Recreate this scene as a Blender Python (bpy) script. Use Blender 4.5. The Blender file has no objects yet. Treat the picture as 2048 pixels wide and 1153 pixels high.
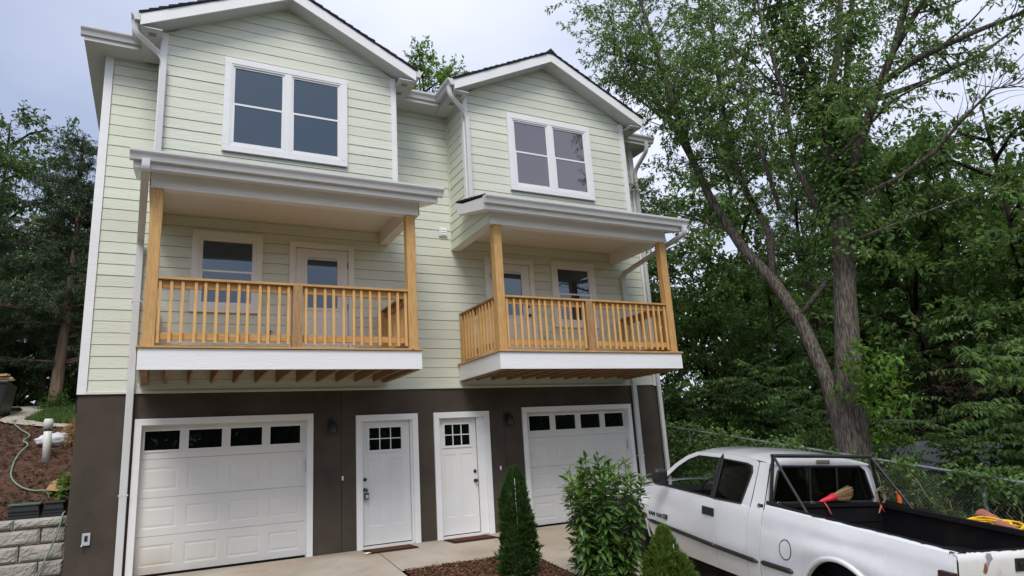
import bpy, math, random
import numpy as np
from mathutils import Vector, Matrix
R = math.radians
scene = bpy.context.scene
col = scene.collection

# ------------------------------------------------------------------ camera, sky, sun
cam = bpy.data.cameras.new('camera'); camo = bpy.data.objects.new('camera', cam); col.objects.link(camo)
scene.camera = camo
cam.sensor_width = 36.0; cam.lens = 36.0*1341.59/2048; cam.clip_start = 0.1; cam.clip_end = 2000
def cam_axes(yaw, pitch, roll):
    cy, sy, cp, sp, cr, sr = math.cos(yaw), math.sin(yaw), math.cos(pitch), math.sin(pitch), math.cos(roll), math.sin(roll)
    f = Vector((sy*cp, cy*cp, sp)); r0 = Vector((cy, -sy, 0)); u0 = r0.cross(f)
    return r0*cr+u0*sr, u0*cr-r0*sr, f
r_, u_, f_ = cam_axes(R(28.1458), R(13.3950), R(-3.66357))
camo.matrix_world = Matrix(((r_.x, u_.x, -f_.x, 2.1753), (r_.y, u_.y, -f_.y, -11.5536), (r_.z, u_.z, -f_.z, 1.4642), (0, 0, 0, 1)))

SUN_EL, SUN_AZ = R(52), R(205)            # azimuth clockwise from +Y
sdir = Vector((math.sin(SUN_AZ)*math.cos(SUN_EL), math.cos(SUN_AZ)*math.cos(SUN_EL), math.sin(SUN_EL)))
sun = bpy.data.lights.new('sun', 'SUN'); suno = bpy.data.objects.new('sun', sun); col.objects.link(suno)
sun.energy = 1.95; sun.angle = R(24); sun.color = (1.0, 0.96, 0.9)
suno.rotation_euler = sdir.to_track_quat('Z', 'Y').to_euler()

world = bpy.data.worlds.new('World'); scene.world = world; world.use_nodes = True
nt = world.node_tree; nt.nodes.clear()
def wn(t, **kw):
    n = nt.nodes.new(t)
    for k, v in kw.items(): setattr(n, k, v)
    return n
wout = wn('ShaderNodeOutputWorld'); bg = wn('ShaderNodeBackground'); bg.inputs['Strength'].default_value = 0.1
sky = wn('ShaderNodeTexSky', sky_type='NISHITA', sun_disc=False, sun_elevation=SUN_EL, sun_rotation=SUN_AZ)
tc = wn('ShaderNodeTexCoord')
mp = wn('ShaderNodeMapping'); mp.inputs['Scale'].default_value = (1.6, 1.6, 3.6); mp.inputs['Location'].default_value = (7.7, .3, 3.0)
nz = wn('ShaderNodeTexNoise'); nz.inputs['Scale'].default_value = .78; nz.inputs['Detail'].default_value = 4; nz.inputs['Roughness'].default_value = .42
cr = wn('ShaderNodeValToRGB')
e = cr.color_ramp.elements; e[0].position = .33; e[0].color = (4.3, 5.0, 6.9, 1); e[1].position = .60; e[1].color = (9.0, 9.4, 10.9, 1)
dotn = wn('ShaderNodeVectorMath', operation='DOT_PRODUCT'); dotn.inputs[1].default_value = sdir
mx0 = wn('ShaderNodeMath', operation='MAXIMUM'); mx0.inputs[1].default_value = 0
pw = wn('ShaderNodeMath', operation='POWER'); pw.inputs[1].default_value = 1.6
ml = wn('ShaderNodeMath', operation='MULTIPLY_ADD'); ml.inputs[1].default_value = .25; ml.inputs[2].default_value = 1.0
vs = wn('ShaderNodeVectorMath', operation='SCALE')
mix = wn('ShaderNodeMixRGB'); mix.inputs[0].default_value = .86
L = nt.links.new
L(tc.outputs['Generated'], mp.inputs['Vector']); L(mp.outputs[0], nz.inputs['Vector']); L(nz.outputs['Fac'], cr.inputs[0])
L(tc.outputs['Generated'], dotn.inputs[0]); L(dotn.outputs['Value'], mx0.inputs[0]); L(mx0.outputs[0], pw.inputs[0]); L(pw.outputs[0], ml.inputs[0])
L(cr.outputs[0], vs.inputs[0]); L(ml.outputs[0], vs.inputs['Scale'])
L(sky.outputs[0], mix.inputs[1]); L(vs.outputs[0], mix.inputs[2]); L(mix.outputs[0], bg.inputs['Color']); L(bg.outputs[0], wout.inputs[0])

scene.view_settings.view_transform = 'Standard'; scene.view_settings.look = 'None'
scene.view_settings.exposure = 0.22; scene.view_settings.gamma = 1.0
scene.render.engine = 'CYCLES'
scene.cycles.max_bounces = 8; scene.cycles.transparent_max_bounces = 12
scene.cycles.diffuse_bounces = 4; scene.cycles.use_denoising = True

# ------------------------------------------------------------------ materials
MATS = {}
def mat(name, color, rough=.6, spec=.5, metal=0, var=0, vscale=4, bump=0, bscale=40, vstretch=(1, 1, 1), col2=None, island=0, ior=None, coat=0, detail=5, ramp=(.35, .65)):
    m = bpy.data.materials.new(name); m.use_nodes = True; MATS[name] = m
    n = m.node_tree.nodes; l = m.node_tree.links; p = n['Principled BSDF']
    p.inputs['Base Color'].default_value = (*color, 1); p.inputs['Roughness'].default_value = rough
    p.inputs['Metallic'].default_value = metal; p.inputs['Specular IOR Level'].default_value = spec
    if ior: p.inputs['IOR'].default_value = ior
    if coat: p.inputs['Coat Weight'].default_value = coat; p.inputs['Coat Roughness'].default_value = .08
    t = n.new('ShaderNodeTexCoord'); mp = n.new('ShaderNodeMapping'); mp.inputs['Scale'].default_value = vstretch
    l.new(t.outputs['Object'], mp.inputs[0])
    src = None
    if var or col2:
        a = n.new('ShaderNodeTexNoise'); a.inputs['Scale'].default_value = vscale; a.inputs['Detail'].default_value = detail; a.inputs['Roughness'].default_value = .6
        l.new(mp.outputs[0], a.inputs['Vector'])
        c = n.new('ShaderNodeValToRGB'); l.new(a.outputs['Fac'], c.inputs[0])
        c.color_ramp.elements[0].position = ramp[0]; c.color_ramp.elements[1].position = ramp[1]
        lo = col2 if col2 else tuple(x*(1-var) for x in color); hi = color if col2 else tuple(min(1, x*(1+var)) for x in color)
        c.color_ramp.elements[0].color = (*lo, 1); c.color_ramp.elements[1].color = (*hi, 1)
        src = c.outputs[0]; l.new(src, p.inputs['Base Color'])
    if island:
        g = n.new('ShaderNodeNewGeometry'); h = n.new('ShaderNodeHueSaturation')
        a = n.new('ShaderNodeMapRange'); a.inputs[3].default_value = 1-island; a.inputs[4].default_value = 1+island
        l.new(g.outputs['Random Per Island'], a.inputs[0]); l.new(a.outputs[0], h.inputs['Value'])
        h.inputs['Color'].default_value = (*color, 1)
        if src: l.new(src, h.inputs['Color'])
        l.new(h.outputs[0], p.inputs['Base Color'])
    if bump:
        b = n.new('ShaderNodeBump'); a = n.new('ShaderNodeTexNoise'); a.inputs['Scale'].default_value = bscale; a.inputs['Detail'].default_value = 6
        l.new(mp.outputs[0], a.inputs['Vector']); l.new(a.outputs['Fac'], b.inputs['Height']); b.inputs['Strength'].default_value = bump; b.inputs['Distance'].default_value = .02
        l.new(b.outputs[0], p.inputs['Normal'])
    return m
def leafmat(name, color, trans=.35, island=.35, hue=.03, rough=.5, spec=.35, tcol=None):
    m = bpy.data.materials.new(name); m.use_nodes = True; MATS[name] = m
    n = m.node_tree.nodes; l = m.node_tree.links; p = n['Principled BSDF']; out = n['Material Output']
    g = n.new('ShaderNodeNewGeometry'); h = n.new('ShaderNodeHueSaturation'); h.inputs['Color'].default_value = (*color, 1)
    a = n.new('ShaderNodeMapRange'); a.inputs[3].default_value = 1-island; a.inputs[4].default_value = 1+island
    b = n.new('ShaderNodeMath'); b.operation = 'MULTIPLY'; b.inputs[1].default_value = 7.31
    c = n.new('ShaderNodeMath'); c.operation = 'FRACT'
    d = n.new('ShaderNodeMapRange'); d.inputs[3].default_value = .5-hue; d.inputs[4].default_value = .5+hue
    l.new(g.outputs['Random Per Island'], a.inputs[0]); l.new(a.outputs[0], h.inputs['Value'])
    l.new(g.outputs['Random Per Island'], b.inputs[0]); l.new(b.outputs[0], c.inputs[0]); l.new(c.outputs[0], d.inputs[0]); l.new(d.outputs[0], h.inputs['Hue'])
    l.new(h.outputs[0], p.inputs['Base Color']); p.inputs['Roughness'].default_value = rough; p.inputs['Specular IOR Level'].default_value = spec
    t = n.new('ShaderNodeBsdfTranslucent'); mx = n.new('ShaderNodeMixShader'); mx.inputs[0].default_value = trans
    hv = n.new('ShaderNodeHueSaturation'); hv.inputs['Hue'].default_value = .48; hv.inputs['Value'].default_value = 1.3
    l.new(h.outputs[0], hv.inputs['Color']); l.new(hv.outputs[0], t.inputs['Color'])
    l.new(p.outputs[0], mx.inputs[1]); l.new(t.outputs[0], mx.inputs[2]); l.new(mx.outputs[0], out.inputs[0])
    return m

M_SIDE = mat('pale_green_siding', (.66, .685, .57), .55, .35, var=.07, vscale=1.6, bump=.35, bscale=55, vstretch=(.12, .12, 1))
M_WHITE = mat('white_trim_paint', (.80, .80, .79), .45, .4, var=.03, vscale=5, bump=.12, bscale=60, vstretch=(.3, .3, 1))
M_WHITEV = mat('white_board_paint', (.80, .80, .80), .45, .4, var=.03, vscale=5, bump=.2, bscale=60, vstretch=(.1, .1, 1))
M_BOUNCE = mat('bounce_warmed_trim_paint', (.80, .78, .71), .45, .4, var=.03, vscale=5, bump=.15, bscale=60, vstretch=(.1, .1, 1))  # white trim paint with the porch's warm bounce light put into its colour
M_DOORB = mat('bounce_warmed_door_paint', (.77, .75, .69), .4, .4, var=.02, vscale=2)  # white door paint, warmed in colour to imitate bounce light on the balcony
M_GUT = mat('white_aluminium', (.62, .62, .61), .32, .5, var=.03, vscale=3)
M_CEIL = mat('porch_ceiling', (.78, .765, .71), .6, .3)
M_BROWN = mat('brown_stucco', (.076, .061, .047), .8, .25, var=.2, vscale=1.3, bump=.5, bscale=120)
M_SHING = mat('black_shingle', (.022, .022, .026), .9, .2, var=.4, vscale=18, bump=.6, bscale=200)
M_WOOD = mat('treated_pine', (.64, .395, .155), .6, .3, col2=(.50, .275, .095), vscale=9, vstretch=(4, 4, .5), bump=.25, bscale=60, island=.14)
M_WOODM = mat('weathered_pine_post', (.43, .27, .13), .65, .3, col2=(.30, .17, .075), vscale=9, vstretch=(4, 4, .5), bump=.25, bscale=60)
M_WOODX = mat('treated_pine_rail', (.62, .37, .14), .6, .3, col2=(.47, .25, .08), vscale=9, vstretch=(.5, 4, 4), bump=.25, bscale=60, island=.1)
M_WOODY = mat('shade_toned_pine', (.36, .22, .10), .65, .3, col2=(.24, .135, .06), vscale=9, vstretch=(4, .5, 4), bump=.25, bscale=60, island=.18)  # pine darkened and browned: shade under the decks is put into the colour
M_DOOR = mat('white_door_paint', (.74, .74, .72), .38, .45, var=.02, vscale=2)
M_GAR = mat('white_garage_steel', (.70, .69, .655), .42, .4, var=.03, vscale=2, bump=.06, bscale=120)
M_VINYL = mat('white_vinyl', (.80, .80, .79), .3, .5)
M_BLACKM = mat('black_metal', (.015, .015, .016), .4, .5)
M_DARK = mat('dark_gap', (.01, .01, .01), .9, .1)
M_VENTG = mat('soffit_vent_grey', (.30, .31, .31), .7, .3)
M_CONC = mat('concrete', (.46, .405, .33), .85, .25, col2=(.33, .285, .22), vscale=.9, bump=.15, bscale=90, detail=9, ramp=(.3, .62))
M_MULCH = mat('bark_mulch', (.14, .075, .042), .9, .15, col2=(.055, .03, .02), vscale=30, bump=1.0, bscale=55, detail=8)
M_CHIP = mat('mulch_chip', (.20, .105, .06), .9, .15, island=.6)
M_BANK = mat('bank_soil', (.125, .072, .046), .95, .1, col2=(.05, .029, .02), vscale=9, bump=1.0, bscale=30, detail=9)
M_GRND = mat('leaf_litter', (.06, .055, .028), .95, .1, col2=(.03, .035, .014), vscale=3, bump=1.0, bscale=20, detail=9)
M_PATH = mat('gravel_path', (.40, .36, .30), .9, .2, var=.15, vscale=8, bump=.4, bscale=60)
M_BLOCK = mat('split_face_block', (.43, .40, .35), .9, .2, col2=(.31, .285, .245), vscale=6, bump=1.0, bscale=24, detail=9, island=.12)
M_BARK = mat('grey_bark', (.205, .175, .145), .95, .1, col2=(.055, .046, .039), vscale=17, vstretch=(2.2, 2.2, .30), bump=1.0, bscale=17, detail=9, ramp=(.4, .62))
M_BARK2 = mat('dark_bark', (.06, .05, .04), .95, .1, col2=(.025, .02, .016), vscale=12, vstretch=(1.5, 1.5, .3), bump=.8, bscale=20)
M_BARK3 = mat('red_cedar_bark', (.30, .21, .15), .95, .1, col2=(.16, .11, .08), vscale=9, vstretch=(2, 2, .15), bump=.8, bscale=20)
M_TWIG = mat('twig', (.062, .055, .042), .9, .1)
M_VINE = mat('dry_vine', (.26, .20, .12), .9, .1)
M_LEAF = leafmat('leaf_mid_green', (.125, .225, .06), .47, .45, .03)
M_LEAFD = leafmat('leaf_dark_green', (.070, .130, .033), .40, .45, .03)
M_LEAFB = leafmat('leaf_fresh_green', (.12, .24, .035), .42, .35, .025)
M_LEAFW = leafmat('leaf_woodland', (.092, .175, .038), .42, .5, .035)
M_CEDAR = leafmat('cedar_foliage', (.070, .115, .055), .2, .4, .03, .7)
M_ARB = leafmat('arborvitae_foliage', (.055, .12, .026), .22, .45, .03, .6)
M_ARBL = leafmat('young_arborvitae_foliage', (.12, .20, .03), .25, .45, .035, .6)
M_LAUR = leafmat('laurel_leaf', (.075, .150, .032), .18, .35, .02, .3, .5)
M_LAURY = leafmat('young_laurel_leaf', (.14, .27, .045), .3, .3, .02, .35, .5)
M_RED = leafmat('maroon_leaf', (.035, .014, .013), .25, .4, .02)
M_GRASS = leafmat('grass_blade', (.07, .14, .03), .3, .4, .03)
M_PAINT = mat('white_truck_paint', (.76, .77, .78), .18, .5, var=.05, vscale=1.6, coat=1.0)
M_PAINTD = mat('weathered_white_paint', (.72, .72, .69), .3, .5, col2=(.55, .54, .50), vscale=5, coat=.3, ramp=(.25, .5))
M_LINER = mat('black_bed_liner', (.008, .008, .009), .75, .15, col2=(.022, .016, .011), vscale=2.5, ramp=(.25, .5), bump=.4, bscale=90)
M_BPLAS = mat('black_plastic', (.02, .02, .021), .45, .45)
M_RUBBER = mat('tyre_rubber', (.018, .018, .018), .85, .2)
M_STEEL = mat('galvanised_steel', (.30, .31, .32), .5, .5, metal=.6, var=.15, vscale=20)
M_CLOTH = mat('grey_seat_cloth', (.16, .15, .16), .9, .1)
M_RUST = mat('rust', (.25, .10, .04), .85, .2, col2=(.14, .07, .04), vscale=25)
M_STRAWB = mat('broom_straw', (.30, .20, .095), .85, .2, island=.35)
M_REDP = mat('red_plastic', (.62, .03, .05), .4, .4)
M_PINK = mat('coral_ribbon', (.62, .16, .12), .6, .3)
M_YEL = mat('yellow_cord', (.85, .52, .02), .5, .4)
M_TERRA = mat('clay_tube', (.32, .13, .085), .75, .25, var=.12, vscale=6)
M_ORANGE = mat('orange_plastic', (.70, .14, .03), .5, .4)
M_HOSE = mat('green_hose', (.19, .28, .18), .5, .4)
M_GLID = mat('green_plastic_lid', (.07, .14, .085), .5, .4)
M_PVC = mat('white_pvc', (.66, .65, .60), .4, .4, var=.05, vscale=6)
M_BAG = mat('white_bag', (.62, .63, .66), .5, .4, bump=.6, bscale=12)
M_STRAW = mat('straw', (.34, .22, .10), .9, .1, island=.4)
M_GREY = mat('grey_plastic', (.45, .47, .49), .5, .4)
M_CARG = mat('grey_car_paint', (.13, .145, .175), .3, .5, coat=.4)
M_TARP = mat('faded_tarp', (.10, .094, .088), .85, .2, bump=.6, bscale=8)
M_MAT = mat('coir_doormat', (.11, .045, .025), .95, .1, var=.3, vscale=40, bump=.6, bscale=200)
M_MATB = mat('doormat_border', (.035, .02, .015), .95, .1)
M_LUMB = mat('raw_lumber', (.50, .33, .17), .8, .2)
M_CARD = mat('brown_cardboard', (.38, .22, .12), .85, .15)
M_GASK = mat('weatherstrip_tan', (.50, .45, .34), .6, .3)
M_TAIL = mat('tail_lamp', (.03, .012, .014), .2, .5)
M_BRAKE = mat('brake_lens_dirty', (.34, .31, .26), .5, .4)

def knots(m, scale=2.2):
    n = m.node_tree.nodes; l = m.node_tree.links; p = n['Principled BSDF']; src = p.inputs['Base Color'].links[0].from_socket
    t = n.new('ShaderNodeTexCoord'); v = n.new('ShaderNodeTexVoronoi'); v.inputs['Scale'].default_value = scale; r = n.new('ShaderNodeMapRange'); r.inputs[1].default_value = .035; r.inputs[2].default_value = .075; r.inputs[3].default_value = .8; r.inputs[4].default_value = 0
    mx = n.new('ShaderNodeMixRGB'); mx.inputs[2].default_value = (.10, .045, .02, 1)
    l.new(t.outputs['Object'], v.inputs['Vector']); l.new(v.outputs['Distance'], r.inputs[0]); l.new(r.outputs[0], mx.inputs[0]); l.new(src, mx.inputs[1]); l.new(mx.outputs[0], p.inputs['Base Color'])
for m_ in (M_WOOD, M_WOODX, M_WOODM): knots(m_)
def stain(m, color, nscale, lo, hi, amount, grad=None):
    n = m.node_tree.nodes; l = m.node_tree.links; p = n['Principled BSDF']; src = p.inputs['Base Color'].links[0].from_socket
    t = n.new('ShaderNodeTexCoord'); a = n.new('ShaderNodeTexNoise'); a.inputs['Scale'].default_value = nscale; a.inputs['Detail'].default_value = 6; r = n.new('ShaderNodeMapRange'); r.inputs[1].default_value = lo; r.inputs[2].default_value = hi; r.inputs[4].default_value = amount
    mx = n.new('ShaderNodeMixRGB'); mx.inputs[2].default_value = (*color, 1); l.new(t.outputs['Object'], a.inputs['Vector']); l.new(a.outputs['Fac'], r.inputs[0]); f = r.outputs[0]
    if grad:
        sx = n.new('ShaderNodeSeparateXYZ'); l.new(t.outputs['Object'], sx.inputs[0])
        for ax, a0, a1 in grad:
            g = n.new('ShaderNodeMapRange'); g.inputs[1].default_value = a0; g.inputs[2].default_value = a1; l.new(sx.outputs[ax], g.inputs[0]); q = n.new('ShaderNodeMath'); q.operation = 'MULTIPLY'; l.new(f, q.inputs[0]); l.new(g.outputs[0], q.inputs[1]); f = q.outputs[0]
    l.new(f, mx.inputs[0]); l.new(src, mx.inputs[1]); l.new(mx.outputs[0], p.inputs['Base Color'])
stain(M_CONC, (.40, .26, .16), .8, .5, .72, .55); stain(M_CONC, (.2, .18, .15), 3.1, .6, .75, .4)
M_GARD = mat('mud_splashed_garage_steel', (.70, .69, .655), .45, .4, var=.03, vscale=2, bump=.06, bscale=120); stain(M_GARD, (.42, .31, .19), 2.2, .25, .7, .75, ((2, .62, .0), (0, -2.6, -4.6)))
def glassmat(name, base, ior, rough=.015, wav=0):
    m = mat(name, base, rough, .5, ior=ior)
    n = m.node_tree.nodes; l = m.node_tree.links; p = n['Principled BSDF']
    if wav:
        t = n.new('ShaderNodeTexCoord'); a = n.new('ShaderNodeTexNoise'); a.inputs['Scale'].default_value = 1.1; a.inputs['Detail'].default_value = 1
        b = n.new('ShaderNodeBump'); b.inputs['Strength'].default_value = wav; b.inputs['Distance'].default_value = .02
        l.new(t.outputs['Object'], a.inputs['Vector']); l.new(a.outputs[0], b.inputs['Height']); l.new(b.outputs[0], p.inputs['Normal'])
    return m
M_GLASS = glassmat('window_glass', (.018, .030, .042), 2.0, .015, .12); M_GLASS.node_tree.nodes['Principled BSDF'].inputs['Specular Tint'].default_value = (.74, .88, 1.0, 1)  # bluish base and specular tint paint the reflected blue sky into the glass
M_GLASSP = glassmat('cloud_painted_window_glass', (.085, .08, .10), 2.0, .015, .12)  # paler base: bright cloud reflection of the right bay window painted into the glass
M_GLASSD = glassmat('door_light_glass', (.004, .006, .006), 1.3)
def tintglass(name, tint, refl=1.5):
    m = bpy.data.materials.new(name); m.use_nodes = True
    n = m.node_tree.nodes; l = m.node_tree.links; n.remove(n['Principled BSDF']); out = n['Material Output']
    t = n.new('ShaderNodeBsdfTransparent'); t.inputs[0].default_value = (*tint, 1); g = n.new('ShaderNodeBsdfGlossy'); g.inputs['Roughness'].default_value = .01
    f = n.new('ShaderNodeLayerWeight'); mx = n.new('ShaderNodeMixShader'); pw_ = n.new('ShaderNodeMath'); pw_.operation = 'POWER'; pw_.inputs[1].default_value = 4; ma = n.new('ShaderNodeMath'); ma.operation = 'MULTIPLY_ADD'; ma.inputs[1].default_value = .6; ma.inputs[2].default_value = refl
    l.new(f.outputs['Facing'], pw_.inputs[0]); l.new(pw_.outputs[0], ma.inputs[0]); l.new(ma.outputs[0], mx.inputs[0]); l.new(t.outputs[0], mx.inputs[1]); l.new(g.outputs[0], mx.inputs[2]); l.new(mx.outputs[0], out.inputs[0])
    return m
M_TINT = tintglass('clear_truck_glass', (.70, .75, .73), .03)
M_TINTD = tintglass('dark_truck_glass', (.13, .14, .14), .025)

# ------------------------------------------------------------------ helpers
ORG = {}
def org(o): return ORG.get(o.name, (0, 0, 0)) if o else (0, 0, 0)
def tag(o, label=None, cat=None, group=None, kind=None):
    if label: o['label'] = label
    if cat: o['category'] = cat
    if group: o['group'] = group
    if kind: o['kind'] = kind
    return o
def thing(name, loc, label, cat, group=None):
    o = bpy.data.objects.new(name, None); col.objects.link(o); o.location = loc; o.empty_display_size = .2
    ORG[o.name] = tuple(loc); return tag(o, label, cat, group)
def npmesh(name, V, F, k):
    """V (n,3) array, F (m,k) int array -> mesh"""
    me = bpy.data.meshes.new(name); V = np.asarray(V, np.float32); F = np.asarray(F, np.int32)
    me.vertices.add(len(V)); me.vertices.foreach_set('co', V.ravel())
    me.loops.add(F.size); me.loops.foreach_set('vertex_index', F.ravel())
    me.polygons.add(len(F)); me.polygons.foreach_set('loop_start', np.arange(len(F), dtype=np.int32)*k)
    me.polygons.foreach_set('loop_total', np.full(len(F), k, np.int32))
    me.update(calc_edges=True); return me
def link(name, me, m, parent=None, loc=None, smooth=False):
    o = bpy.data.objects.new(name, me); col.objects.link(o)
    if m and not me.materials: me.materials.append(m)
    if parent: o.parent = parent
    if loc is not None: o.location = loc
    ORG[o.name] = org(parent)
    if smooth: me.polygons.foreach_set('use_smooth', [True]*len(me.polygons))
    return o
class MB:
    def __init__(s): s.v = []; s.f = []
    def add(s, V, F):
        b = len(s.v); s.v += [tuple(map(float, p)) for p in V]; s.f += [tuple(i+b for i in q) for q in F]; return s
    def box(s, x0, x1, y0, y1, z0, z1):
        V = [(x, y, z) for z in (z0, z1) for y in (y0, y1) for x in (x0, x1)]
        return s.add(V, [(0, 2, 3, 1), (4, 5, 7, 6), (0, 1, 5, 4), (2, 6, 7, 3), (0, 4, 6, 2), (1, 3, 7, 5)])
    def quad(s, *p): return s.add(p, [tuple(range(len(p)))])
    def prism(s, poly, axis, a, b):
        """poly: 2-D points in the two other axes (order x,y,z without axis), extruded from a to b"""
        def P(p, t):
            q = list(p); q.insert(axis, t); return q
        n = len(poly); V = [P(p, a) for p in poly]+[P(p, b) for p in poly]
        return s.add(V, [tuple(range(n))[::-1], tuple(range(n, 2*n))]+[(i, (i+1) % n, n+(i+1) % n, n+i) for i in range(n)])
    def tube(s, pts, r, n=8, cap=True):
        pts = [Vector(p) for p in pts]; rs = r if isinstance(r, (list, tuple, np.ndarray)) else [r]*len(pts)
        up = None; rings = []; b = len(s.v)
        for i, p in enumerate(pts):
            d = (pts[min(i+1, len(pts)-1)]-pts[max(i-1, 0)])
            if d.length < 1e-9: d = Vector((0, 0, 1))
            d.normalize()
            if up is None: up = Vector((0, 0, 1)) if abs(d.z) < .9 else Vector((1, 0, 0))
            a = d.cross(up)
            if a.length < 1e-4: a = d.orthogonal()
            a.normalize(); c = a.cross(d).normalized(); up = c
            for k in range(n):
                t = 2*math.pi*k/n; q = p+a*(rs[i]*math.cos(t))+c*(rs[i]*math.sin(t)); s.v.append(tuple(q))
        for i in range(len(pts)-1):
            for k in range(n):
                s.f.append((b+i*n+k, b+i*n+(k+1) % n, b+(i+1)*n+(k+1) % n, b+(i+1)*n+k))
        if cap:
            s.f.append(tuple(b+k for k in range(n))[::-1]); s.f.append(tuple(b+(len(pts)-1)*n+k for k in range(n)))
        return s
    def rtube(s, pts, w, d, side=(1, 0, 0)):
        """rectangular pipe of width w along `side`, depth d"""
        side = Vector(side); b = len(s.v); pts = [Vector(p) for p in pts]
        for i, p in enumerate(pts):
            t = (pts[min(i+1, len(pts)-1)]-pts[max(i-1, 0)]).normalized(); a = (side-t*side.dot(t)).normalized(); c = t.cross(a)
            for (i1, i2) in ((-1, -1), (1, -1), (1, 1), (-1, 1)): s.v.append(tuple(p+a*(i1*w/2)+c*(i2*d/2)))
        n = 4
        for i in range(len(pts)-1):
            for k in range(n): s.f.append((b+i*n+k, b+i*n+(k+1) % n, b+(i+1)*n+(k+1) % n, b+(i+1)*n+k))
        s.f.append((b+3, b+2, b+1, b)); e_ = b+(len(pts)-1)*4; s.f.append((e_, e_+1, e_+2, e_+3)); return s
    def lathe(s, c, prof, n=20, axis=2):
        """prof: (r, h) pairs round the axis through c"""
        b = len(s.v)
        for r, h in prof:
            for k in range(n):
                t = 2*math.pi*k/n; q = [r*math.cos(t), r*math.sin(t)]; q.insert(axis, h); s.v.append((c[0]+q[0], c[1]+q[1], c[2]+q[2]))
        for i in range(len(prof)-1):
            for k in range(n): s.f.append((b+i*n+k, b+i*n+(k+1) % n, b+(i+1)*n+(k+1) % n, b+(i+1)*n+k))
        s.f.append(tuple(b+k for k in range(n))[::-1]); e_ = b+(len(prof)-1)*n; s.f.append(tuple(e_+k for k in range(n))); return s
    def build(s, name, m, parent=None, smooth=False, bevel=0, seg=2, fix=True):
        ox, oy, oz = org(parent)
        me = bpy.data.meshes.new(name); me.from_pydata([(x-ox, y-oy, z-oz) for x, y, z in s.v], [], s.f)
        if fix:
            import bmesh
            bm = bmesh.new(); bm.from_mesh(me); bmesh.ops.recalc_face_normals(bm, faces=bm.faces); bm.to_mesh(me); bm.free()
        o = link(name, me, m, parent, smooth=smooth)
        if bevel:
            md = o.modifiers.new('bevel', 'BEVEL'); md.width = bevel; md.segments = seg; md.limit_method = 'ANGLE'; md.angle_limit = R(40)
        return o
def box(name, m, parent, x0, x1, y0, y1, z0, z1, bevel=.004): return MB().box(x0, x1, y0, y1, z0, z1).build(name, m, parent, bevel=bevel)
def text(name, s, size, m, parent, mw, depth=.004, shear=0):
    cu = bpy.data.curves.new(name, 'FONT'); cu.body = s; cu.size = size; cu.extrude = depth; cu.shear = shear; cu.offset = size*.012
    t = bpy.data.objects.new(name, cu); col.objects.link(t); bpy.context.view_layer.update()
    me = bpy.data.meshes.new_from_object(t.evaluated_get(bpy.context.evaluated_depsgraph_get()))
    bpy.data.objects.remove(t); me.transform(mw)
    return link(name, me, m, parent)
def smooth01(a, b, x):
    t = np.clip((x-a)/(b-a), 0, 1); return t*t*(3-2*t)
# ------------------------------------------------------------------ terrain height
def ground(x, y):
    x = np.asarray(x, float); y = np.asarray(y, float)
    front = -.12*np.clip(-y-.7, 0, 7.4)+.10*np.clip(-y-11, 0, 8)
    front = front-.069*np.clip(x-7.6, 0, 4)*smooth01(.7, 2.5, -y)-.09*np.exp(-((y+2.7)/1.3)**2)*smooth01(7.6, 8.6, x)
    right = .43+.16*np.clip(y, -8, 12)+.06*np.clip(y-12, 0, 60)
    bank = np.interp(y, [.22, .34, 1.36, 2.15, 2.6, 3.8, 5.2, 6.2, 8.3, 12, 20, 60], [0, .90, 1.77, 2.03, 2.16, 2.43, 2.65, 2.82, 3.13, 3.5, 4.1, 6])
    inside = front*(1-smooth01(.2, .3, y))
    left = np.where(y > .2, bank, front)
    w = smooth01(11.3, 12.6, x)
    mid = np.where(x < 1.16, left, np.where(y > .2, np.where(x < 11.9, -.05+0*x, .02+.16*np.clip(y, 0, 12)), front))
    return mid*(1-w)+right*w
def G(x, y): return float(ground(x, y))
# ------------------------------------------------------------------ ground sheets
def sheet(name, m, xs, ys, dz, kind='structure', noise=0, seed=1):
    X, Y = np.meshgrid(xs, ys); Z = ground(X, Y)+dz
    if noise:
        rg = np.random.default_rng(seed); n_ = rg.normal(0, noise, Z.shape)
        Z = Z+n_
    V = np.stack([X, Y, Z], -1).reshape(-1, 3); nx = len(xs); ny = len(ys)
    i, j = np.meshgrid(np.arange(nx-1), np.arange(ny-1)); a = (j*nx+i).ravel()
    me = npmesh(name, V, np.stack([a, a+1, a+nx+1, a+nx], -1), 4); o = link(name, me, m, smooth=True)
    return tag(o, kind=kind)
def rng_(a, b, s): return np.linspace(a, b, max(2, int(round((b-a)/s))+1))
gx = np.concatenate([np.linspace(-120, -12, 14), rng_(-10, 1.1, .37), [1.15, 1.17], rng_(1.5, 11.1, .4), rng_(11.3, 16, .3), rng_(17, 40, 1.5), np.linspace(45, 160, 14)])
gy = np.concatenate([np.linspace(-80, -14, 10), rng_(-12, -.1, .35), [.0, .19, .215, .23, .3, .34], rng_(.5, 8, .3), rng_(9, 40, 1.5), np.linspace(45, 220, 14)])
sheet('ground', M_GRND, gx, gy, -.05, noise=.012)
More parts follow.
